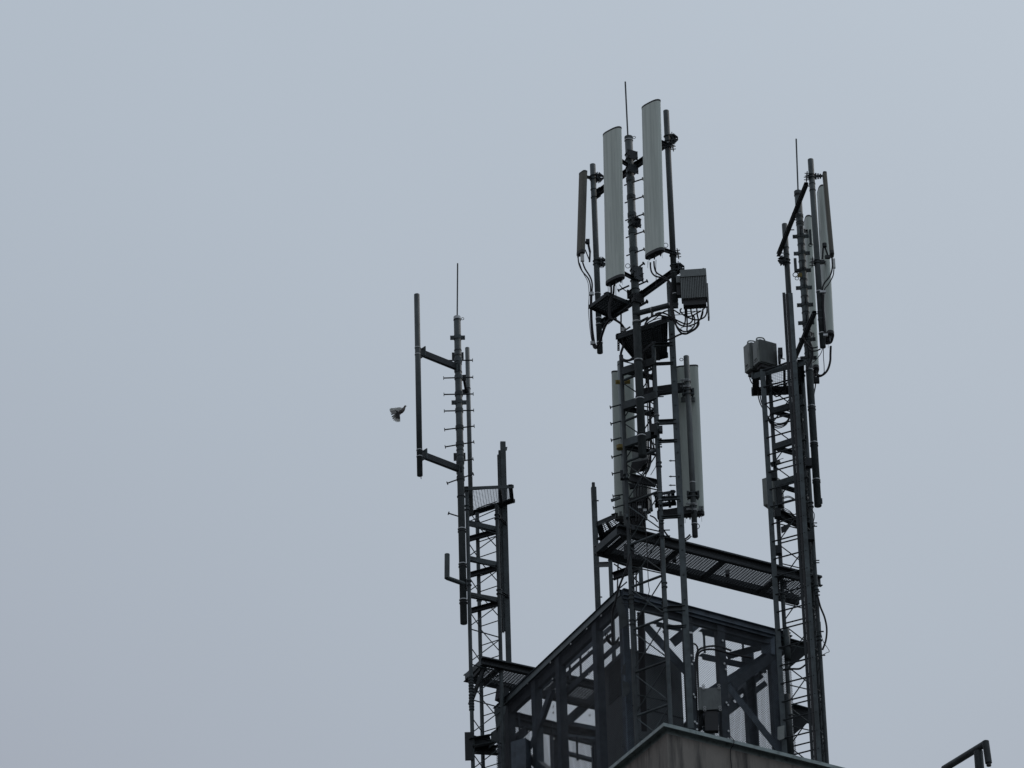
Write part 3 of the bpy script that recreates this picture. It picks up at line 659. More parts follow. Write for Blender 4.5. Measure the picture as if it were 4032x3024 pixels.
TBc = TLc + uR*WR
CG = thing('cage', 'dark steel cage on the roof, clad in fine wire mesh', 'cage', (T0.x, T0.y, zr))
H = zt - zr
nl = Vector((-uL.y, uL.x, 0)); nl = nl if nl.dot(uR) < 0 else -nl
nr_ = Vector((-uR.y, uR.x, 0)); nr_ = nr_ if nr_.dot(uL) < 0 else -nr_
TRe = T0 + uR*WR
G().beam(T0 + nl*.030 - Z*.045, TLc + nl*.030 - Z*.045, .008, .105).build('fascia', 'fascia', CG)
G().beam(T0 + nr_*.030 - Z*.075, TRe + nr_*.030 - Z*.075, .008, .16).build('fascia', 'cage_steel', CG)
def hrail(a, b, w=.12, h=.11, m='cage_steel', name='rail'): G().chan(a, b, .07, h, .009).beam(a + Z*(h/2+.003), b + Z*(h/2+.003), w, .006).build(name, m, CG)
for a, b in ((T0, TLc), (T0, TRe), (TLc, TBc), (TRe, TBc)): 
    hrail(a - Z*.055, b - Z*.055, name='top_rail')
    cc_ = (TLc+TRe)/2; mid = (a+b)/2; inn = Vector((cc_.x-mid.x, cc_.y-mid.y, 0)); dd = (b-a).normalized(); inn = (inn - dd*inn.dot(dd)).normalized()
    G().chan(a + inn*.05 - Z*.19, b + inn*.05 - Z*.19, .06, .13, .008).build('under_rail', 'cage_steel', CG)
def post(p, u, nrm, zb=None, w=.12, d=.11, ztop=None):
    zb = zr if zb is None else zb; zt2 = zt-.06 if ztop is None else ztop; c = Vector((p.x, p.y, (zt2+zb)/2)) - nrm*d/2; hz = Z*(zt2-zb)/2
    G().box(c + nrm*(d/2-.004), u*w/2, nrm*.004, hz).box(c - u*(w/2-.004), u*.004, nrm*(d/2-.005), hz).box(c + u*(w/2-.004), u*.004, nrm*(d/2-.005), hz).build('post', 'cage_steel', CG)
PLs = [onwall(T0, uL, 8, x, y) for x, y in ((1005, 450), (672, 800), (455, 1000), (215, 1200))]
for p in PLs: post(p, uL, nl, w=.13, d=.13)
PRs = [onwall(T0, uR, 10, x, y) for x, y in ((890, 300), (1212, 500), (1722, 700))]
for p in PRs: post(p, uR, nr_, w=.14, d=.10)
post(T0 + uL*.06, uL, nl, w=.12); post(TLc - uL*.14, uL, nl, w=.26, d=.16); post(TBc, uR, -nl); post(TLc.lerp(TBc, .35), uR, -nr_, w=.16, d=.1); post(TLc.lerp(TBc, .7), uR, -nr_, w=.16, d=.1)
pw = onwall(T0 - nr_*.7, uR, 10, 1465, 1000); post(pw, uR, -nr_, w=.17, d=.10)
for f in (.3, .62): post(TRe.lerp(TBc, f), uL, nl, w=.12, d=.1)
def wallbar(o, u, n_, a_, b_, nrm, inset, w=.10, h=.08, name='brace', m='cage_steel', ang=True):
    A, Bq = onwall(o - nrm*inset, u, n_, *a_), onwall(o - nrm*inset, u, n_, *b_)
    Wm = WL if abs(u.dot(uL)) > .9 else WR          # keep every bar inside the cage
    ta, tb = (A-o).dot(u), (Bq-o).dot(u)
    A0, B0 = A.copy(), Bq.copy()
    for lim in (.03, Wm-.03):
        if abs(tb-ta) > 1e-4:
            cut = A0.lerp(B0, (lim-ta)/(tb-ta)); lo = lim < 1
            if ((ta < lim) if lo else (ta > lim)): A = cut
            if ((tb < lim) if lo else (tb > lim)): Bq = cut
    if (Bq-A).length < .05: return
    g = G(); g.angle(A, Bq, h, .008, up=nrm) if ang else g.beam(A, Bq, w, h, nrm); g.build(name, m, CG)
wallbar(T0, uL, 8, (448, 1470), (630, 950), nl, .06, h=.12); wallbar(T0, uL, 8, (448, 1540), (600, 1660), nl, .06, h=.12)
wallbar(T0, uL, 8, (715, 1000), (1250, 520), nl, .2, h=.10); wallbar(T0, uL, 8, (300, 1420), (420, 1300), nl, .2, h=.12)
wallbar(T0, uR, 10, (1270, 840), (1720, 505), nr_, .06, h=.13); wallbar(T0, uR, 10, (1270, 860), (1790, 1510), nr_, .06, h=.12)
wallbar(T0, uR, 10, (470, 270), (900, 760), nr_, .3, h=.14); wallbar(T0, uR, 10, (1000, 1300), (1290, 1010), nr_, .1, h=.12)
wallbar(T0, uR, 10, (1000, 320), (1560, 450), nr_, .25, h=.10); wallbar(T0, uR, 10, (560, 250), (800, 300), nr_, .3, h=.08)
wallbar(T0, uR, 10, (1060, 900), (1600, 560), nr_, 0.40, h=.14); wallbar(T0, uR, 10, (1230, 560), (1700, 430), nr_, 0.40, h=.10)
wallbar(T0, uR, 10, (680, 430), (930, 230), nr_, 0.40, h=.14)
wallbar(T0, uR, 10, (1000, 560), (1740, 720), nr_, 0.65, h=.10); wallbar(T0, uR, 10, (1080, 1230), (1740, 720), nr_, 0.70, h=.08)
wallbar(T0, uR, 10, (1080, 1170), (1600, 770), nr_, 0.70, h=.05, w=.05, ang=False)
wallbar(TLc, uR, 8, (490, 1000), (1170, 1150), -nr_, .1, h=.10); wallbar(TLc, uR, 8, (780, 1290), (1190, 1370), -nr_, .1, h=.14)
wallbar(TLc, uR, 8, (800, 1260), (1130, 960), -nr_, .15, h=.13); wallbar(TLc, uR, 8, (780, 1380), (1190, 1430), -nr_, .3, h=.06)
wallbar(T0, uL, 8, (230, 1185), (1170, 380), nl, .35, h=.09); wallbar(T0, uL, 8, (480, 1060), (1170, 450), nl, .37, h=.07); wallbar(T0, uL, 8, (240, 1440), (410, 1290), nl, .33, h=.14)
wallbar(TRe, uL, 8, (490, 1060), (960, 940), uR, -.1, h=.07); wallbar(TRe, uL, 8, (490, 1180), (650, 1040), uR, -.1, h=.06)
wallbar(TLc, uR, 8, (780, 1540), (1000, 1600), -nr_, .2, h=.08)
# upright stanchions of the inner handrail
for n_, x, y0, y1 in ((8, 787, 740, 860), (8, 882, 650, 850), (8, 500, 1020, 1180), (8, 850, 1380, 1590), (10, 1035, 350, 540), (10, 1412, 440, 640), (10, 1675, 560, 720), (10, 1345, 790, 920), (10, 1570, 640, 800), (8, 330, 1160, 1330)):
    a = onwall(T0 - nr_*.6, uR, n_, x, y0) if n_ == 10 else onwall(T0 - nl*.35, uL, n_, x, y0); b = Vector((a.x, a.y, zat(n_, y1, a.x, a.y))); G().beam(a, b, .035, .035).build('stanchion', 'cage_steel', CG)
# gusset plates
def gus(n_, pts, Y, m='galvanised', t=.012): ps = [P(n_, x, y, Y) for x, y in pts]; G().plate(ps, (ps[1]-ps[0]).cross(ps[2]-ps[0]), t).build('gusset_plate', m, CG)
gus(8, [(1195, 150), (1250, 105), (1305, 290), (1310, 365), (1238, 418), (1236, 300)], 65.45); gus(8, [(1262, 870), (1322, 895), (1332, 975), (1265, 1030)], 65.45)
gus(16, [(695, 850), (850, 800), (835, 900), (750, 1085), (725, 1180), (700, 1000)], 68.8); gus(16, [(640, 1175), (705, 1130), (750, 1085), (760, 1280), (600, 1400), (640, 1300)], 68.8)
gus(10, [(1590, 380), (1720, 350), (1725, 560), (1590, 545)], 67.0, 'cage_steel')
for y0, y1 in ((640, 760), (1360, 1470)):
    gus(10, [(250, y0+30), (278, y0), (278, y1), (246, y1-20)], 65.3, 'dark_steel')
# wire mesh on all four sides
mesh_panel(G(), Vector((T0.x, T0.y, zr)) + nl*.015, uL, Z, WL, H-.03).build('wire_mesh', 'mesh_wire', CG)
mesh_panel(G(), Vector((T0.x, T0.y, zr)) + nr_*.015, uR, Z, WR, H-.03).build('wire_mesh', 'mesh_wire', CG)
mesh_panel(G(), Vector((TLc.x, TLc.y, zr)) - nr_*.015, uR, Z, WR, H-.03).build('wire_mesh', 'mesh_wire', CG)
mesh_panel(G(), Vector((TRe.x, TRe.y, zr)) - nl*.015, uL, Z, WL, H-.03).build('wire_mesh', 'mesh_wire', CG)
# shiny bolts
nb = 0
for n_, o_, u_, q_, lst in ((8, T0, uL, nl, ((1075, 285), (945, 403), (800, 540), (617, 708), (635, 855), (641, 1105), (648, 1395), (410, 895), (135, 1200), (965, 810), (970, 1185), (985, 1470), (956, 612), (427, 1600), (420, 1330), (640, 1160), (155, 1125))),
                            (10, T0, uR, nr_, ((850, 127), (960, 155), (1170, 206), (1237, 222), (1453, 276), (1710, 342), (900, 348), (916, 350), (913, 570), (932, 622), (917, 652), (935, 946), (948, 973), (946, 1210), (965, 1228), (1216, 425), (1232, 648), (1247, 703), (1252, 1025), (1268, 1048), (1272, 1300), (1270, 1375), (967, 1285)))):
    for x, y in lst:
        c = onwall(o_ + q_*.02, u_, n_, x, y); G().tube([c, c + q_*.012], .017, 8).build('bolt', 'zinc', CG)
# sheet metal hut inside the cage
hc = P(10, 300, 900, 66.25); zh = zat(10, 490, hc.x, hc.y)
HU = thing('equipment_hut', 'grey sheet metal hut standing inside the mesh cage', 'hut', (hc.x, hc.y, zr))
a, b = hc + uL*.75, hc + uR*.98
g = G(); q4 = [hc, b, b + uL*.75, a]; vs = [foot(p, zr) for p in q4] + [foot(p, zh) for p in q4]
g.add(vs, [(0, 1, 5, 4), (1, 2, 6, 5), (2, 3, 7, 6), (3, 0, 4, 7), (4, 5, 6, 7)]).build('wall', 'sheet_metal', HU)
g = G(); k = 0
while k < 14:
    zz = zh - .1 - k*.045; g.beam(foot(hc + uL*.08, zz) + nl*.008, foot(hc + uL*.6, zz) + nl*.008, .012, .01); k += 1
g.build('louvre', 'sheet_metal', HU)
for f in (.2, .62):
    G().beam(foot(hc, zr+f*(zh-zr)) + nr_*.004, foot(b, zr+f*(zh-zr)) + nr_*.004, .01, .015).build('seam', 'dark_steel', HU)
# grey radio boxes behind the right hand mesh
c = P(10, 1112, 1000, 66.25)
RR, q, s = radio('pale square radio box behind the mesh on the right side of the cage', c, 185, .28, .36, .14, m='radio_grey', fins=0, under=.0)
G().box(c + Vector((-.165, .05, .02)), Vector((.03, 0, 0)), Vector((0, .08, 0)), Z*.19).build('side_housing', 'radio_grey', RR)
for sx in (-1, 1):
    for sz in (-1, 1):
        for k in (0, 1): cc = c + Vector((sx*.115, -.08, sz*(.16 + k*.045))); G().ring(cc, (0, 1, 0), .018, .006, 10, 5).build('fitting', 'zinc', RR)
G().box(c + Vector((-.02, .02, -.36)), Vector((.10, 0, 0)), Vector((0, .05, 0)), Z*.16).build('connector_bay', 'black', RR)
R, q, s = radio('pale cabinet low in the left part of the cage', P(8, 1090, 1560, 67.9), 210, .30, .55, .2, m='cage_steel', fins=6, plain=.1, under=0, name='cabinet')
R, q, s = radio('pale cabinet with its top hidden at the cage low left corner', P(8, 350, 1620, 68.3), 210, .26, .75, .2, m='cage_steel', fins=0, plain=.1, under=0, name='cabinet')
# cables in the cage
cable(10, [(975, 1300, 66.3), (965, 1000, 66.35), (955, 700, 66.4), (970, 540, 66.4), (1040, 490, 66.4), (1170, 478, 66.5), (1300, 520, 66.6)], 66.4, .016, 'thick cable looping over the pale radio box in the cage, upper of two')
cable(10, [(1000, 1290), (985, 950), (975, 720), (975, 580), (1010, 525), (1090, 508), (1180, 520), (1330, 560), (1500, 590)], 66.45, .016, 'thick cable looping over the pale radio box in the cage, lower of two')
cable(10, [(935, 450), (970, 480), (975, 560), (950, 650), (945, 900)], 66.3, .014, 'cable dropping behind the second post of the cage right side')
for k in range(4): cable(10, [(985+k*18, 1120+k*8), (1000+k*12, 1190), (990+k*16, 1250), (970+k*6, 1310)], 66.4, .009, 'short cable in the knot at the foot of the pale radio box', 'cable knot in the cage')
for k in range(3): cable(8, [(1110+k*15, 440+k*10), (1120+k*12, 500), (1160+k*10, 545), (1200+k*10, 520), (1230, 480)], 65.9, .009, 'small cable loop at the high corner of the cage', 'cable loops at the high cage corner')
cable(9, [(460, 590, 65.1), (430, 720, 65.1), (350, 930, 65.2), (310, 1090, 65.3), (285, 1200, 65.4), (290, 1500, 65.5)], 65.2, .016, 'thick cable running down the left leg of the centre lattice mast into the cage')
cable(9, [(370, 1080), (440, 1090), (540, 1085), (620, 1040), (655, 960), (645, 870), (630, 500), (610, 180)], 64.95, .006, 'thin cable strung down inside the centre lattice mast')

# back support frame under the long walkway
zbk = zt
SB = thing('support_frame', 'support frame under the walkway end, behind the centre lattice mast', 'frame', (P(9, 270, 900, 69.0).x, 69.0, zt))
for x, Yq, y0 in ((272, 68.8, 590), (485, 69.1, 700), (574, 68.9, 690)):
    p = P(9, x, 900, Yq); G().beam(Vector((p.x, Yq, zat(9, y0, p.x, Yq))), Vector((p.x, Yq, zt-.3)), .065, .065, AZ(0)).build('leg', 'galvanised', SB)
G().chan(P(9, 255, 605, 68.75), P(9, 585, 715, 68.9), .06, .12, .008, flip=-1).build('beam', 'galvanised', SB)
G().chan(P(9, 295, 825, 68.8), P(9, 560, 730, 68.6), .06, .12, .008).build('beam', 'dark_steel', SB)
for a_, b_ in (((300, 690), (430, 780)), ((350, 940), (430, 870)), ((470, 800), (560, 890)), ((480, 915), (560, 900)), ((485, 800), (520, 790))):
    G().tube([P(9, *a_, 68.9), P(9, *b_, 68.9)], .011, 7).build('brace', 'galvanised', SB)
for a_, b_ in (((345, 690), (338, 950)), ((337, 690), (330, 950)), ((520, 700), (520, 980)), ((528, 700), (528, 980))):
    G().tube([P(9, *a_, 69), P(9, *b_, 69)], .006, 6).build('rod', 'dark_steel', SB)
G().chan(P(9, 145, 700, 69.5), P(9, 262, 695, 68.9), .05, .08, .006).build('arm', 'galvanised', SB)
G().chan(P(9, 130, 540, 69.5), P(9, 170, 545, 68.9), .05, .12, .006).build('arm', 'dark_steel', SB)

# brackets tying the left lattice mast to the cage
BR = thing('wall_bracket', 'channel bracket tying the left lattice mast to the cage corner', 'bracket', P(16, 340, 1330, 68.5))
G().chan(P(16, 335, 1330, 68.5), P(16, 640, 1275, 68.7), .10, .14, .012).build('channel', 'galvanised', BR)
G().chan(P(16, 400, 1410, 68.8), P(16, 715, 1430, 69.0), .08, .14, .012).build('channel', 'dark_steel', BR)
G().box(P(16, 335, 1360, 68.46), Vector((.06, 0, 0)), Vector((0, .012, 0)), Z*.24).build('clamp_plate', 'dark_steel', BR)
G().beam(P(16, 730, 620, 69.0), P(16, 860, 680, 69.1), .10, .25).build('knee', 'dark_steel', BR)
# ================================================================== RIGHT GROUP
YR = 67.05
MR, mt, mb = pole('stout mast at the head of the right lattice mast, ringed with flange clamps', 5, 401, 422, 6, 1150, YR, .0575, 'antenna_mast', 'mast')
band(MR, mt.x, YR, mt.z-.03, .059, 'galvanised', .06); band(MR, mt.x, YR, on(mt, 5, 448), .062, 'dark_steel', .012)
G().tube([P(5, 402, 425, YR) - Z*.05, P(5, 390, 78, YR)], .0125, 8).build('lightning_rod', 'galvanised', MR)
eye(MR, P(5, 384, 565, YR), 270); eye(MR, P(5, 408, 990, YR), 270, .028)
for y in (715, 826, 938, 1051, 1163, 1280, 1388, 1510):
    flange(MR, mt.x, YR, on(mt, 5, y), .058, 92, .13, .06)
    c = Vector((mt.x, YR-.065, on(mt, 5, y))); G().tube([c, c + Vector((-.006, -.20, 0))], .011, 8).tube([c + Vector((-.006, -.20, 0)), c + Vector((-.006, -.208, 0))], .028, 12).build('step_peg', 'dark_steel', MR)
for y in (575, 590, 625, 640, 770, 880, 1000, 1110, 1215, 1300, 1325, 1345, 1430, 1480, 1590, 1600): band(MR, mt.x, YR, on(mt, 5, y), .060, 'zinc' if y in (575, 1590) else 'galvanised', .014)
for y in (500, 520, 738, 755, 980, 995): band(MR, mt.x, YR, on(mt, 6, y), .062, 'zinc' if y in (500, 738, 980) else 'dark_steel', .014)
G().box(P(6, 553, 1117, YR), Vector((.02, 0, 0)), Vector((0, .012, 0)), Z*.045).build('tab', 'galvanised', MR)
G().box(P(5, 413, 968, YR-.06), Vector((.035, 0, 0)), Vector((0, .01, 0)), Z*.035).build('yellow_clamp', 'yellow_paint', MR)
Q1, q1t, q1b = pole('tallest pipe of the right group, held in front on slanted arms', 5, 484, 214, 5, 1440, 66.15, .047)
for y in (315, 335, 372, 415, 875, 890, 1077, 1208, 1258, 1350): band(Q1, q1t.x, q1t.y, on(q1t, 5, y), .049, 'zinc' if y in (1077, 1350) else 'galvanised', .014)
for y in (325, 885): ubolts(Q1, q1t.x, q1t.y, on(q1t, 5, y), .048, 265, gap=.05, star=False)
Q2, q2t, q2b = pole('short pipe left of the stout right mast, partly behind the ladder rail', 5, 314, 636, 5, 1535, 68.1, .0455)
for y in (790, 835, 870, 890, 1130): band(Q2, q2t.x, q2t.y, on(q2t, 5, y), .047, 'galvanised', .016)
ubolts(Q2, q2t.x, q2t.y, on(q2t, 5, 880), .047, 240, gap=.06, star=True)
for (x0, y0, x1, y1, lab) in ((284, 838, 468, 372, 'upper dark slanted arm crossing in front of the stout right mast'), (388, 1520, 522, 1212, 'lower dark slanted arm between the ladder rail and the tallest right pipe')):
    Bq = P(5, x1, y1, 66.20); A = PZ(5, x0, y0, Bq.z)
    G().chan(A, Bq, .055, .060, .007).build('support_arm', 'dark_steel', Q1)
    R = LAST[0]
    for f in (.36, .5, .97, .03):
        c = A.lerp(Bq, f); g = G(); g.tube([c - Vector((.06, 0, 0)), c + Vector((.07, 0, 0))], .009, 6); g.tube([c - Vector((.06, 0, 0)), c - Vector((.045, 0, 0))], .016, 6); g.build('bolt', 'galvanised', R)
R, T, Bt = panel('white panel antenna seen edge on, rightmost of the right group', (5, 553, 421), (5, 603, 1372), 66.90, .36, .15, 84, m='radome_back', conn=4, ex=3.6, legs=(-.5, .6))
prb_ = Bt
for y in (880, 330): pass
link(R, P(5, 552, 885, 66.5), P(5, 585, 890, 66.85), .05)
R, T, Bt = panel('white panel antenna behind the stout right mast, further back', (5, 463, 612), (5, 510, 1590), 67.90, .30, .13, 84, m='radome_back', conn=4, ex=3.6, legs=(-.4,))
for (y, x) in ((680, 455), (1355, 500)): link(R, P(5, x-25, y, 67.3), P(5, x, y, 67.8), .05)
g = G().box(P(5, 483, 720, 67.6), Vector((.018, 0, 0)), Vector((0, .03, 0)), Z*.13).ring(P(5, 484, 770, 67.55), (.2, 1, 0), .03, .007); g.build('tilt_bracket', 'galvanised', R)
g = G().box(P(5, 385, 905, 66.95), Vector((.022, 0, 0)), Vector((0, .03, 0)), Z*.12).ring(P(5, 385, 965, 66.95), (.2, 1, 0), .04, .007); g.build('tilt_bracket', 'galvanised', R)
R, T, Bt = panel('slim brown panel antenna at the top right of the right group', (5, 574, 312), (5, 621, 828), 66.25, .16, .075, 88, m='brown_radome', conn=0, ex=6)
g = G(); zz = T.z - .05
for k in (0, 1, 2): g.box(P(5, 518+k*15, 322, 66.2), Vector((.012, 0, 0)), Vector((0, .03, 0)), Z*(.045 - .008*k))
g.beam(P(5, 505, 322, 66.18), P(5, 560, 320, 66.22), .03, .03).build('bracket', 'dark_steel', R)
g = G().tube([P(5, 574, 762, 66.2), P(5, 576, 785, 66.2)], .035, 14).tube([P(5, 566, 790, 66.2), P(5, 562, 862, 66.2)], .014, 8).tube([P(5, 580, 790, 66.2), P(5, 600, 850, 66.22)], .014, 8).beam(P(5, 515, 885, 66.18), P(5, 575, 880, 66.2), .04, .05).beam(P(5, 580, 850, 66.2), P(5, 612, 850, 66.22), .05, .05)
g.build('tilt_bracket', 'dark_steel', R)
G().box(P(5, 636, 893, 66.25), Vector((.022, 0, 0)), Vector((0, .02, 0)), Z*.085).build('control_unit', 'white_plastic', R)
# cables from the slim brown antenna down the pole
cable(5, [(624, 850), (626, 920), (610, 975), (575, 1020), (562, 1065), (565, 1150), (575, 1260), (583, 1350)], 66.1, .013, 'left cable from the brown antenna down the tallest right pipe')
cable(5, [(637, 930), (630, 975), (600, 1030), (575, 1065), (570, 1150), (572, 1250), (578, 1350)], 66.08, .009, 'thin cable from the white plug of the brown antenna on the right')
G().box(P(5, 565, 1078, 66.05), Vector((.045, 0, 0)), Vector((0, .02, 0)), Z*.018).build('cable_clip', 'zinc', Q1); G().box(P(5, 582, 1361, 66.05), Vector((.035, 0, 0)), Vector((0, .02, 0)), Z*.018).build('cable_clip', 'zinc', Q1)
cable(17, [(1540, 470), (1535, 600), (1530, 720), (1490, 850), (1420, 930), (1340, 960), (1290, 920)], 66.8, .018, 'thickest cable swinging below the rightmost white panel')
cable(17, [(1420, 510), (1420, 640), (1430, 780), (1432, 900)], 66.8, .006, 'thin straight wire hanging below the rightmost white panel')
cable(17, [(1405, 515), (1370, 600), (1300, 690), (1240, 745)], 66.8, .006, 'thin slanting wire below the rightmost white panel')
cable(17, [(1370, 515), (1290, 548), (1200, 530), (1140, 440), (1100, 340)], 66.7, .011, 'lower of two cables curling from the stout right mast to the tallest pipe')
cable(17, [(1330, 480), (1250, 495), (1180, 460), (1130, 400), (1090, 330)], 66.7, .011, 'upper of two cables curling from the stout right mast to the tallest pipe', m='dark_steel')
cable(17, [(1190, 400), (1230, 500), (1240, 600), (1220, 700), (1170, 800), (1150, 860)], 66.85, .02, 'thick cable hugging the stout right mast')
for k in range(2): cable(17, [(1290+k*5, 1040), (1285+k*4, 1130), (1268+k*5, 1220), (1255+k*4, 1320)], 67.2, .008, 'cable running down behind the right side of the stout mast', 'cables behind the stout mast')
cable(17, [(1300, 905), (1350, 940), (1400, 935), (1440, 890)], 67.1, .011, 'short cable joining the thick cable under the rightmost panel')
G().box(P(17, 1290, 1025, 67.2), Vector((.06, 0, 0)), Vector((0, .03, 0)), Z*.05).tube([P(17, 1250, 1020, 67.2), P(17, 1335, 1028, 67.2)], .01, 6).build('clamp_block', 'dark_steel', MR)

# the right lattice mast
RA, RB, RCc = P(6, 252, 900, 67.05), P(6, 470, 900, 66.80), P(6, 448, 900, 67.32)
TR_ = thing('lattice_mast', 'right lattice mast with a ladder in front, at the far right of the cage', 'mast', (RA.x, RA.y, zr))
zRt = zat(6, 262, RA.x, RA.y)
legsR = [(Vector((p.x, p.y, zRt)), Vector((p.x, p.y, zr))) for p in (RA, RB, RCc)]
lattice(TR_, legsR, .032, zat(6, 880, RA.x, RA.y), .70, .0095, .012, joints=(zat(6, 345, RA.x, RA.y), zat(6, 1200, RA.x, RA.y), zat(7, 300, RA.x, RA.y), zat(7, 700, RA.x, RA.y)))
for (x0, y0, x1, y1) in ((222, 530, 440, 465), (240, 762, 445, 694), (250, 1008, 462, 938)):
    A = P(6, x0, y0, RA.y-.04); Bq = PZ(6, x1, y1, A.z); G().chan(A, Bq, .05, .10, .008, flip=-1).build('channel', 'galvanised', TR_)
for (x0, y0, x1, y1) in ((240, 538, 434, 592), (262, 778, 455, 832), (268, 1020, 462, 1078)):
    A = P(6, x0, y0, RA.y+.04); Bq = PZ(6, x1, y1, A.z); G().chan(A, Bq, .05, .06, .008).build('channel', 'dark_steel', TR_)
for (x0, y0, x1, y1, hh) in ((240, 1195, 495, 1310, .14), (225, 880, 285, 860, .08)):
    G().chan(P(6, x0, y0, 66.95), P(6, x1, y1, 67.2), .07, hh, .01).build('crossbeam', 'dark_steel', TR_)
for (x, y, n_) in ((470, 870, 6), (485, 1350, 6), (275, 1440, 6), (240, 950, 6), (268, 1200, 6)):
    G().box(P(n_, x, y, 66.75), Vector((.05, 0, 0)), Vector((0, .05, 0)), Z*.07).build('clamp_block', 'dark_steel', TR_)
for (x, y) in ((515, 1260), (515, 1282), (530, 1505), (530, 1520), (452, 1125), (455, 1430)):
    G().tube([P(6, x-22, y, 66.75), P(6, x+12, y, 66.75)], .009, 6).build('bolt', 'galvanised', TR_)
for (x, y) in ((650, 260), (650, 288), (680, 577), (692, 765)):
    G().tube([P(7, x-25, y, 66.75), P(7, x+12, y, 66.75)], .011, 6).build('bolt', 'galvanised', TR_)
G().plate([P(6, 290, 1290, 66.9), P(6, 350, 1265, 66.9), P(6, 325, 1310, 66.9), P(6, 295, 1325, 66.9)], AZ(0), .04).build('gusset_plate', 'dark_steel', TR_)
# thick sleeve pipes on the far left leg
G().pipe(P(7, 408, 800, 67.0), P(7, 393, 560, 67.0), .05).build('sleeve', 'galvanised', TR_)
g = G().pipe(P(7, 430, 1560, 67.0), Vector((P(7, 430, 1560, 67.0).x, 67.0, zat(7, 1080, RA.x, 67.0))), .055); g.build('sleeve', 'galvanised', TR_)
for y in (700, 1250):
    G().ring(P(7, 405 if y < 800 else 432, y, 67.0), Z, .06, .012).build('clamp', 'galvanised', TR_)
for x in (328, 387):
    a, b = P(7, x, 170, 66.9), P(7, x, 245, 66.9); g = G().beam(a, b, .045, .006, AZ(0)); g.build('splice_plate', 'dark_steel', TR_)
    for k in range(4): c = a.lerp(b, (k+.5)/4); G().tube([c - Vector((0, .012, 0)), c], .011, 8).build('bolt', 'black', TR_)
# gusseted beams to the cage
for pts, lab in ((((408, 650), (600, 705), (600, 735), (540, 760), (418, 862)), 'upper gusseted bracket between the cage and the right lattice mast'), (((440, 1168), (600, 1215), (640, 1160), (665, 1340), (560, 1310), (452, 1392)), 'lower gusseted bracket between the cage and the right lattice mast')):
    ps = [P(7, x, y, 67.25 + .05*(x > 550)) for x, y in pts]; R = thing('wall_bracket', lab, 'bracket', ps[0], 'gusseted brackets of the right lattice mast')
    G().plate([Vector((p.x, 67.27, p.z)) for p in ps], AZ(0), .02).build('web', 'dark_steel', R)
    G().beam(ps[0] + Z*.01, ps[1] + Z*.01, .14, .015).build('top_flange', 'galvanised', R)

# ladder: two stiles with rungs, and the dark safety track
lt_, lb_ = vert(6, 170, 255, 7, 1540, 66.45); l2t, l2b = vert(5, 352, 1085, 7, 1600, 66.20)
LD = thing('ladder', 'long steel ladder running up the front of the right lattice mast', 'ladder', lb_)
lb_.z = l2b.z = zr
G().chan(lb_, lt_, .05, .078, .006, up=AZ(90)).build('stile', 'galvanised', LD)
G().chan(l2b + Vector((0, 0, 0)), l2t, .05, .070, .006, up=AZ(90)).build('stile', 'galvanised', LD)
z0 = zat(6, 372, lt_.x, lt_.y); st = (zat(6, 372, lt_.x, lt_.y) - zat(6, 1268, lt_.x, lt_.y))/8
z0 += 0; k = -1
while z0 - k*st > zr+.05:
    z_ = z0 - k*st; G().tube([Vector((lt_.x, lt_.y, z_)), Vector((l2t.x, l2t.y, z_))], .0125, 8).build('rung', 'dark_steel', LD); k += 1
t2, b2 = vert(5, 333, 1090, 7, 1600, 66.22); b2.z = zr
G().chan(b2, t2, .03, .060, .005, up=AZ(90)).build('safety_track', 'black', LD)
t3, b3 = vert(5, 309, 1085, 7, 1600, 66.25); b3.z = zr
G().beam(t3, b3, .03, .045, AZ(90)).build('safety_track', 'dark_steel', LD)
G().plate([P(7, 325, 1335, 66.35), P(7, 380, 1322, 66.35), P(7, 380, 1425, 66.35), P(7, 340, 1440, 66.35), P(7, 325, 1430, 66.35)], AZ(0), .01).build('plate', 'radio_pale', LD)
platform('mesh platform beside the pale radio boxes, at the head of the right lattice mast', 6, [(105, 302), (440, 212), (440, 400), (107, 412)], P(6, 165, 285, 66.55).z, .05, .10, .034, .034, bars=(.28, .62), t=.004)
G().tube([P(6, 178, 270, 66.5), P(6, 330, 210, 66.3)], .012, 8).build('guard_bar', 'dark_steel', LD)
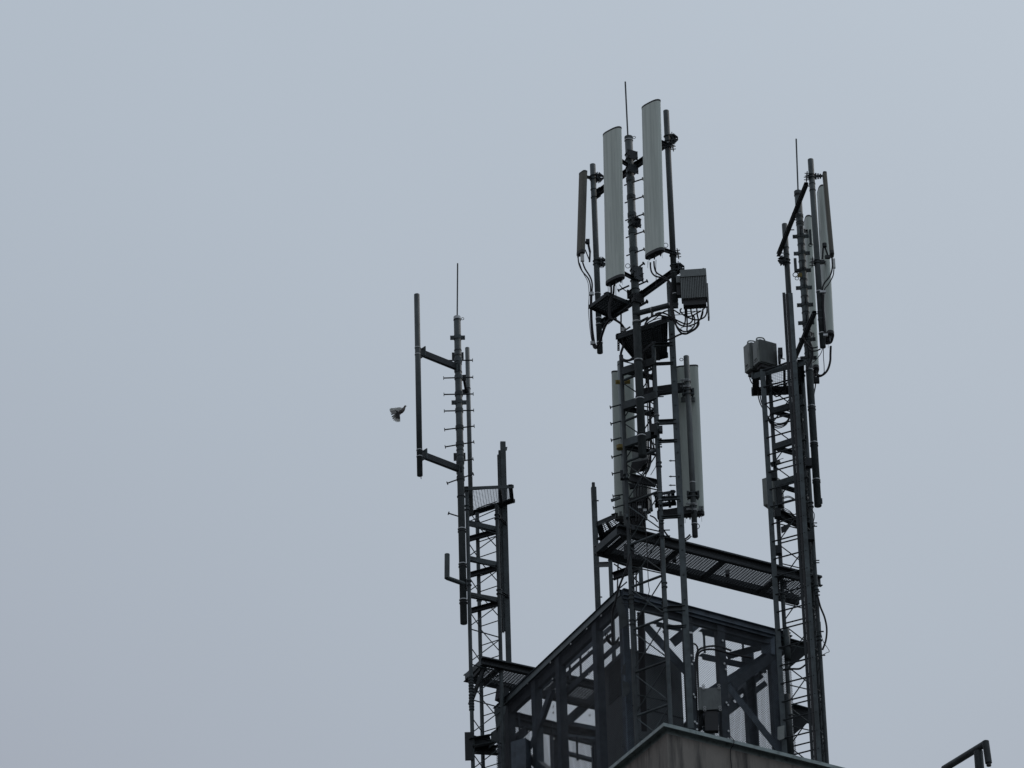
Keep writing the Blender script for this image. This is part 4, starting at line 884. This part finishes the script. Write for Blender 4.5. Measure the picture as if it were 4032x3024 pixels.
# pale radio boxes
def boxpoly(R, name, n_, front, Y0, depthdir, dep, m, z_only=False):
    ps = [P(n_, x, y, Y0) for x, y in front]; g = G(); k = len(ps); q = [p + depthdir*dep for p in ps]
    g.add(ps + q, [tuple(range(k))[::-1], tuple(range(k, 2*k))] + [(i, (i+1) % k, k+(i+1) % k, k+i) for i in range(k)]); g.build(name, m, R)
c = P(17, 500, 620, 66.75)
def twin(label, pc, w, h, d, az, ridge):
    R = thing('radio_unit', label, 'radio box', pc - Z*h/2)
    q, s = AZ(az), AZ(az+90)            # q: narrow face, s: along the finned side
    G().box(pc, s*w/2, q*d/2, Z*h/2).build('housing', 'radio_pale', R)
    g = G(); n = 26
    for i in range(n): g.box(pc + s*(-w/2 + w*(i+.5)/n) - q*(d/2+.012)*ridge, s*w/n*.28, q*.014, Z*h*.48)
    g.build('cooling_fins', 'radio_grey', R)
    G().box(pc - s*(w/2+.012), s*.014, q*d*.47, Z*h*.485).build('front_cover', 'radio_pale', R)
    G().box(pc - s*(w/2+.028) - Z*h*.12, s*.004, q*d*.34, Z*h*.26).build('cover_plate', 'radio_pale', R)
    G().box(pc - s*(w/2+.033) - Z*h*.30, s*.003, q*d*.2, Z*h*.03).build('label_plate', 'cap_dark', R)
    g = G(); a0 = pc + Z*h/2 - s*(w/2) ; g.tube(smooth([a0, a0 + Z*.07 + s*.02, a0 + Z*.10 + s*.12, a0 + Z*.07 + s*.16, a0 + s*.17], 4), .011, 8).build('handle', 'radio_pale', R)
    G().box(pc - Z*(h/2+.03), s*w*.42, q*d*.4, Z*.03).build('connector_bay', 'black', R)
    return R
pc2 = P(17, 470, 618, 66.75); R = twin('pale radio box nearer the right lattice mast, with a wide finned side', pc2, .31, .42, .16, -30, 1)
twin('pale radio box at the outer left, next to its finned twin', pc2 + AZ(-30)*.235 + Z*.03 - AZ(60)*.03, .28, .49, .17, -30, 1)
G().box(P(17, 715, 580, 66.7), Vector((.035, 0, 0)), Vector((0, .06, 0)), Z*.065).box(P(17, 700, 680, 66.7), Vector((.02, 0, 0)), Vector((0, .05, 0)), Z*.07).tube([P(17, 720, 668, 66.65), P(17, 785, 680, 66.6)], .008, 6).build('mount_block', 'dark_steel', R)
for k, pts in enumerate((((215, 975), (225, 1020), (245, 1060), (262, 1085)), ((350, 1250), (365, 1330), (390, 1410), (425, 1480)), ((382, 1250), (395, 1330), (412, 1400), (430, 1430)),
                         ((800, 1080), (730, 1170), (680, 1240), (620, 1275)), ((820, 1085), (760, 1200), (700, 1270), (640, 1300)), ((830, 1110), (780, 1180), (730, 1260), (660, 1290), (610, 1270)),
                         ((340, 1060), (350, 1120), (350, 1180), (360, 1250)), ((480, 1430), (530, 1480), (555, 1540), (545, 1600)), ((490, 1440), (545, 1500), (560, 1570), (520, 1640)))):
    cable(17, pts, 66.95, .009, 'thin cable drooping below the mesh platform of the right lattice mast', 'cables drooping below the right platform')
for k in range(4): cable(6, [(205, 560+k*8), (225, 590+k*8), (270, 610+k*10), (320, 600+k*7), (345, 570+k*4)], 67.0, .008, 'cable sagging across the upper part of the right lattice mast', 'cables sagging across the right lattice mast')
for k in range(2): cable(6, [(300, 1095+k*8), (340, 1085+k*8), (380, 1105+k*6), (400, 1130)], 67.0, .007, 'small cable arch beside the grey cabinet on the right lattice mast', 'cable arches beside the cabinet')
for k in range(3): cable(6, [(300, 1140), (310, 1160+k*10), (345, 1180+k*8), (380, 1205), (440, 1180-k*20), (460, 1140)], 67.0, .006, 'thin wire curling inside the right lattice mast below the cabinet', 'wires below the cabinet')
for k in range(2): cable(7, [(360, 880+k*6), (440, 870+k*8), (500, 868+k*8), (550, 835+k*8)], 66.9, .008, 'cable sagging between the ladder stiles above the cage', 'cables sagging behind the ladder')
cable(7, [(645, 300), (665, 380), (700, 470), (716, 560), (708, 650), (682, 722)], 66.7, .015, 'thick cable bowing out right of the right lattice mast')
cable(7, [(665, 500), (672, 600), (690, 660), (735, 730), (715, 745), (688, 760)], 66.7, .005, 'thin wire hooked out right of the right lattice mast')
cable(6, [(490, 1170), (508, 1200), (508, 1230), (500, 1262)], 66.7, .006, 'small wire loop at the foot of the stout right mast')
c0 = P(6, 232, 1075, 67.25)
CBX = thing('equipment_cabinet', 'pale metal cabinet hung behind the ladder on the right lattice mast', 'cabinet', c0 - Z*.25)
G().box(c0 + Vector((.02, 0, .02)), AZ(125)*.11, AZ(35)*.13, Z*.24).build('housing', 'radio_pale', CBX)
G().box(c0 + Vector((.02, 0, -.01)) + AZ(215)*.132, AZ(125)*.095, AZ(35)*.004, Z*.2).build('door', 'radio_pale', CBX)
G().box(P(6, 283, 1090, 67.0), Vector((.035, 0, 0)), Vector((0, .05, 0)), Z*.17).build('side_box', 'dark_steel', CBX)

# ================================================================== cables of the centre group
cable(3, [(110, 1030), (116, 1070), (135, 1110), (168, 1150), (180, 1190), (181, 1240), (180, 1330), (184, 1430), (195, 1510), (212, 1538)], 65.5, .011, 'left cable from the brown antenna down the short left pipe')
cable(3, [(136, 1058), (150, 1095), (178, 1140), (190, 1180), (188, 1240), (187, 1330), (192, 1430), (203, 1510), (214, 1535)], 65.5, .013, 'right cable from the brown antenna down the short left pipe')
cable(3, [(118, 1060), (140, 1120), (165, 1170), (172, 1240), (169, 1330), (178, 1440), (190, 1520)], 65.5, .005, 'thin wire hanging left of the short left pipe')
cable(14, [(200, 1150, 65.5), (235, 1215, 65.5), (290, 1190, 65.45), (345, 1080, 65.4), (400, 900, 65.3), (470, 720, 65.2), (560, 610, 65.15), (700, 510, 65.1), (830, 440, 65.0), (960, 380, 64.95)], 65.3, .020, 'thick cable curving from the foot of the short left pipe to the centre mast')
cable(14, [(520, 700), (600, 640), (700, 545), (800, 470), (870, 430)], 65.2, .006, 'thin wire beside the thick cable under the foot platform')
for k, pts in enumerate((((298, 1190), (298, 1240), (288, 1290), (285, 1340), (290, 1375), (310, 1385)), ((314, 1190), (310, 1240), (292, 1290), (290, 1345), (300, 1380), (330, 1378)), ((280, 1190), (281, 1215), (281, 1235)), ((326, 1190), (325, 1240), (334, 1270)))):
    cable(3, pts, 64.6 + k*.02, .016 if k < 2 else .004, ['left thick cable below the shorter white panel', 'right thick cable below the shorter white panel', 'short thin wire under the left edge of the shorter white panel', 'thin wire behind the foot platform below the shorter white panel'][k])
cable(3, [(345, 1185), (362, 1205), (385, 1222), (400, 1222)], 64.7, .007, 'thin curl of wire from the shorter panel to the centre mast')
cable(14, [(520, 400, 65.0), (540, 480, 65.1), (600, 560, 65.1), (700, 620, 65.1), (800, 690, 65.15), (870, 790, 65.2), (890, 870, 65.2), (885, 1000, 65.2), (850, 1180, 65.15), (800, 1350, 65.1), (830, 1450, 65.0), (930, 1490, 64.9), (1080, 1450, 64.85), (1250, 1330, 64.8), (1400, 1190, 64.8), (1560, 1090, 64.85)], 65, .019, 'thickest cable snaking down from the foot platform round the centre mast')
cable(14, [(890, 830, 65.1), (940, 800, 65.0), (1000, 760, 64.95)], 65, .014, 'short thick cable stub at the left of the centre mast')
cable(14, [(830, 1000), (835, 1200), (810, 1350), (840, 1480), (960, 1480), (1100, 1400)], 65.15, .009, 'thin cable beside the thickest one on the left leg')
G().box(P(14, 862, 825, 65.15), Vector((.035, 0, 0)), Vector((0, .02, 0)), Z*.03).build('cable_clip', 'white_plastic', MC); G().box(P(14, 1480, 465, 64.7), Vector((.02, 0, 0)), Vector((0, .02, 0)), Z*.03).build('cable_clip', 'zinc', MC)
G().box(P(14, 155, 35, 65.5), Vector((.04, 0, 0)), Vector((0, .02, 0)), Z*.025).build('cable_clip', 'zinc', PL); G().box(P(14, 185, 1110, 65.5), Vector((.035, 0, 0)), Vector((0, .02, 0)), Z*.025).build('cable_clip', 'zinc', PL)
cable(14, [(805, 470), (805, 700), (808, 925)], 65.25, .013, 'thin upright rod between the foot platform and the big mesh platform', cat='rod')
cable(13, [(255, 140), (255, 215), (275, 300), (330, 360), (420, 385), (500, 420), (560, 470), (590, 560), (580, 700), (600, 900), (620, 1050)], 63.75, .013, 'left cable looping from the tallest white panel to the right pipe')
cable(13, [(310, 120), (320, 220), (350, 300), (420, 350), (500, 390), (555, 440), (600, 530), (600, 700), (610, 900), (640, 1080)], 63.78, .013, 'right cable looping from the tallest white panel to the right pipe')
cable(13, [(345, 95), (342, 200), (345, 330), (346, 470), (338, 540)], 63.78, .005, 'thin straight wire below the tallest white panel')
cable(13, [(208, 120), (210, 230)], 63.7, .003, 'very short wire under the left edge of the tallest white panel')
for pts, r in ((((822, 900), (825, 1020), (820, 1110), (790, 1170), (730, 1150), (640, 1075)), .012), (((845, 900), (850, 1010), (855, 1150), (850, 1250)), .012),
            (((915, 900), (920, 960), (940, 1020), (940, 1080), (900, 1130), (830, 1145), (740, 1110), (640, 1060)), .012), (((1010, 900), (1020, 1000), (1035, 1080), (1010, 1180), (960, 1230), (880, 1265), (780, 1260), (700, 1200), (640, 1100)), .012),
            (((1110, 900), (1105, 980), (1070, 1060), (1000, 1130), (930, 1160), (840, 1180), (740, 1160), (650, 1090)), .012), (((1180, 860), (1175, 950), (1140, 1025), (1070, 1065), (990, 1075), (900, 1050), (800, 1000), (740, 930), (760, 890)), .012),
            (((1040, 1090), (1040, 1150), (990, 1220), (900, 1275), (830, 1305), (760, 1290), (700, 1220), (650, 1110)), .015), (((960, 1010), (975, 1060), (975, 1150), (950, 1200), (880, 1260)), .011),
            (((740, 965), (720, 970), (640, 920), (600, 920)), .011), (((1080, 930), (1010, 970), (930, 1010), (860, 1020), (790, 990)), .011), (((750, 960), (870, 940), (1000, 935), (1090, 930)), .006),
            (((620, 1000), (760, 990), (900, 970), (990, 940)), .006), (((840, 1305), (780, 1300), (700, 1330), (620, 1370), (530, 1410)), .015),
            (((770, 1240), (750, 1235), (760, 1205), (830, 1185), (930, 1190), (935, 1215), (860, 1260)), .006), (((1150, 870), (1110, 920), (1085, 1000), (1070, 1060)), .009)):
    cable(13, pts, 63.95, r, 'black cable in the tangle under the finned radio box', 'cable tangle under the finned radio box')
for pts, r in ((((640, 1080), (560, 1010), (480, 970), (400, 960), (330, 985)), .013), (((640, 1100), (560, 1040), (450, 1010), (340, 1000), (260, 1020)), .013), (((630, 1070), (520, 1030), (400, 1000), (320, 1000)), .008),
            (((150, 1190), (190, 1110), (260, 1040), (340, 1010), (440, 960), (530, 925)), .010), (((160, 1185), (210, 1125), (290, 1080), (370, 1020), (480, 940), (560, 930)), .010),
            (((145, 1180), (180, 1100), (240, 1035), (320, 1010)), .006), (((300, 1080), (400, 1050), (500, 1050), (600, 1090)), .006), (((70, 1140), (80, 1180), (110, 1185), (145, 1170)), .006), (((640, 1080), (620, 980), (600, 880), (590, 780)), .028)):
    cable(13, pts, 64.3, r, 'black cable in the bunch arching from the right pipe back to the centre mast', 'cable bunch arching to the centre mast')
cable(4, [(545, 350), (548, 440), (560, 560), (568, 700), (575, 850), (600, 960)], 65.2, .010, 'upright cable inside the upper part of the centre lattice mast')
cable(4, [(560, 560), (572, 680), (590, 850), (605, 970)], 65.25, .006, 'thin upright wire inside the upper part of the centre lattice mast')
cable(15, [(850, 0), (868, 200), (870, 400), (868, 560), (840, 660), (800, 720)], 65.4, .013, 'purplish cable curving inside the middle of the centre lattice mast')
cable(15, [(940, 560), (935, 620), (900, 680), (870, 730)], 65.4, .005, 'fine wire by the right leg in the middle of the centre lattice mast')
cable(15, [(860, 1260), (920, 1290), (960, 1340)], 65.4, .011, 'short curved cable behind the right leg above the walkway')
cable(15, [(1010, 1390), (1040, 1450), (1090, 1520), (1150, 1575), (1200, 1592), (1260, 1592), (1330, 1560), (1385, 1510)], 65.3, .013, 'cable sagging from the centre lattice mast to the foot of the shiny pole')
cable(15, [(1260, 1598), (1340, 1580), (1400, 1530)], 65.28, .010, 'short second cable at the foot of the shiny pole')
cable(4, [(500, 180), (520, 240), (520, 330), (540, 420)], 65.0, .010, 'cable dropping through the big mesh platform')
for k in range(5):
    cable(15, [(600+k*40, 1100+k*5), (610+k*36, 1150-k*6), (640+k*30, 1210), (700+k*20, 1280+k*8)], 65.7, .010, 'cable in the dark knot above the left end of the long walkway', 'cable knot above the long walkway')
for k in range(7):
    cable(15, [(620+k*22, 1300), (650+k*18, 1360+k*6), (690+k*14, 1430), (740+k*10, 1480+(k % 3)*10)], 65.8, .013, 'cable in the dense bundle dropping onto the long walkway', 'cable bundle dropping onto the walkway')

for k, (x0, x1, x2) in enumerate(((536, 548, 470), (548, 560, 490), (556, 568, 510))):
    cable(4, [(x0, 330), (x0+6, 480), (x1+4, 640), (x1+8, 820), (x1+12, 960), (x1-4, 1080), (x2+10, 1200), (x2+4, 1330), (x2, 1480)], 65.45 + .03*(k % 2), .009, 'feeder cable in the bundle running down inside the centre lattice mast', 'feeder cables inside the centre lattice mast')
for k in range(5):
    cable(10, [(395+k*13, 150), (405+k*12, 400), (412+k*13, 700), (425+k*12, 1000), (440+k*10, 1300)], 65.5, .011, 'feeder cable running down to the roof behind the centre lattice mast', 'feeder cables low behind the centre lattice mast')
for k in range(4):
    cable(6, [(365+k*7, 330), (372+k*8, 560), (395+k*8, 900), (410+k*9, 1250), (435+k*8, 1600)], 66.95, .010, 'feeder cable running down inside the right lattice mast', 'feeder cables inside the right lattice mast')
# ================================================================== pipe frame at the lower right
p = P(11, 1475, 900, 68.6)
RP = thing('davit', 'dark pipe davit poking up at the lower right corner', 'davit', Vector((p.x, p.y, zr)))
G().tube([P(11, 905, 945, 69.6), P(11, 1590, 525, 68.4)], .055, 18).build('crossbar', 'galvanised', RP)
a = P(11, 1585, 525, 68.4); b = P(11, 1612, 850, 68.4); c = Vector((a.x+.02, a.y, b.z))
G().tube([a + Z*.03, c], .054, 18).build('hook', 'galvanised', RP); G().tube([c, c - Z*.05], .038, 14).build('hook_end', 'black', RP)
G().tube([P(11, 1465, 660, 68.6), Vector((p.x, p.y, zr))], .072, 18).build('post', 'galvanised', RP)

# ================================================================== the pigeon
import bmesh
YB = 62.0
mat('feather_dark', (.014, .014, .016), .7, 0, .3, 60, .1); mat('feather_pale', (.50, .50, .47), .7, 0, .3, 50, .1); mat('feather_mid', (.24, .235, .225), .7, 0, .3, 50, .1); mat('neck', (.075, .060, .056), .5, 0, .4, 40, .1); mat('beak', (.02, .02, .02), .5)
def pb(x, y, dy=0): return P(12, x, y, YB + dy)
PG = thing('pigeon', 'grey pigeon in flight, wing raised and tail fanned, left of the masts', 'bird', pb(1050, 850))
sk = [((950, 930), 16), ((1030, 890), 30), ((1110, 820), 38), ((1190, 740), 36), ((1240, 680), 27), ((1280, 615), 18), ((1310, 560), 17), ((1335, 540), 16), ((1365, 538), 7), ((1385, 538), 4.5), ((1428, 543), 1.5)]
u_ = 13.83*257.0
def body(lst, name, m, parent):
    cc = [pb(*p) for p, r in lst]; rr = [r*3.1/u_ for p, r in lst]; g = G(); n = 18
    pts = smooth(cc, 5); rad = []
    for i in range(len(pts)):
        t = i/5; k = min(int(t), len(rr)-2); f = t-k; rad.append(rr[k]*(1-f) + rr[k+1]*f)
    d0, s, u = frame(pts[0], pts[1]); vs = []; fs = []; m_ = len(pts)
    for i, p in enumerate(pts):
        d = (pts[min(i+1, m_-1)] - pts[max(i-1, 0)]).normalized(); s = (s - d*s.dot(d)).normalized(); u = s.cross(d)
        vs += [p + (s*math.cos(2*math.pi*k/n) + u*math.sin(2*math.pi*k/n))*rad[i] for k in range(n)]
    for i in range(m_-1): fs += [(i*n+k, i*n+(k+1) % n, (i+1)*n+(k+1) % n, (i+1)*n+k) for k in range(n)]
    g.add(vs, fs, True).add(vs[:n], [tuple(range(n))[::-1]], True).add(vs[-n:], [tuple(range(n))], True); return g.build(name, m, parent)
body(sk, 'body', 'neck', PG)
for k in (-1, 1):
    c = pb(1342, 533, k*.019*1.1); G().tube([c - Vector((0, .001, 0)), c + Vector((0, .001, 0))], .0035, 10).build('eye', 'black', PG)
def feather(g, a, b, w, tip=.85, th=.0016):
    d = (b-a).normalized(); nrm = Vector((0, -1, 0)); s = d.cross(nrm).normalized(); L_ = (b-a).length
    prof = [(0, .45), (.35, .85), (.7, 1), (.9, tip), (.98, tip*.55), (1, .1)]
    top = [a + d*L_*f + s*w*k for f, k in prof]; bot = [a + d*L_*f - s*w*k for f, k in prof][::-1]
    g.plate(top + bot, nrm, th)
def fan(name, m1, m2, root, tips, w, dy0, dy1, parent, cover):
    W_ = None; g = G(); 
    for i, (x, y) in enumerate(tips):
        f = i/(len(tips)-1); a = pb(*root, dy0); b = pb(x, y, dy1*(1-f*.5) + .004*(i % 2)); feather(g, a.lerp(b, .30), b, w/u_)
    W_ = g.build(name, m1, parent)
    ps = [pb(x, y, dy0 + dy1*.5 - .004) for x, y in cover]; G().plate(ps, Vector((0, -1, 0)), .012).build('covert', m2, W_)
    return W_
fan('far_wing', 'feather_mid', 'feather_dark', (960, 860), [(470, 750), (490, 830), (520, 915), (545, 1005), (585, 1145), (635, 1250)], 42, .01, .09, PG, [(750, 720), (950, 830), (1050, 900), (900, 1130), (770, 1110), (725, 960), (735, 820)])
fan('tail', 'feather_pale', 'feather_dark', (985, 900), [(690, 1335), (775, 1380), (860, 1415), (940, 1412), (1020, 1400)], 38, -.01, .01, PG, [(900, 880), (1060, 880), (1030, 1020), (1050, 1210), (960, 1205), (860, 1170), (780, 1140), (800, 950)])
g = G()
for (x, y) in ((530, 660), (470, 700), (460, 745), (560, 790)): feather(g, pb(850, 690, -.05), pb(x, y, -.10), 26/u_)
NW = g.build('near_wing', 'feather_pale', PG)
G().plate([pb(640, 655, -.09), pb(950, 618, -.05), pb(1040, 612, -.04), pb(1130, 640, -.03), pb(1160, 700, -.03), pb(930, 830, -.035), pb(850, 790, -.05), pb(770, 760, -.07), pb(640, 780, -.09)], Vector((0, -1, 0)), .010).build('wing_lining', 'feather_pale', NW)
G().tube([pb(1100, 940, -.01), pb(1060, 1005, -.01)], .004, 6).build('foot', 'neck', PG)
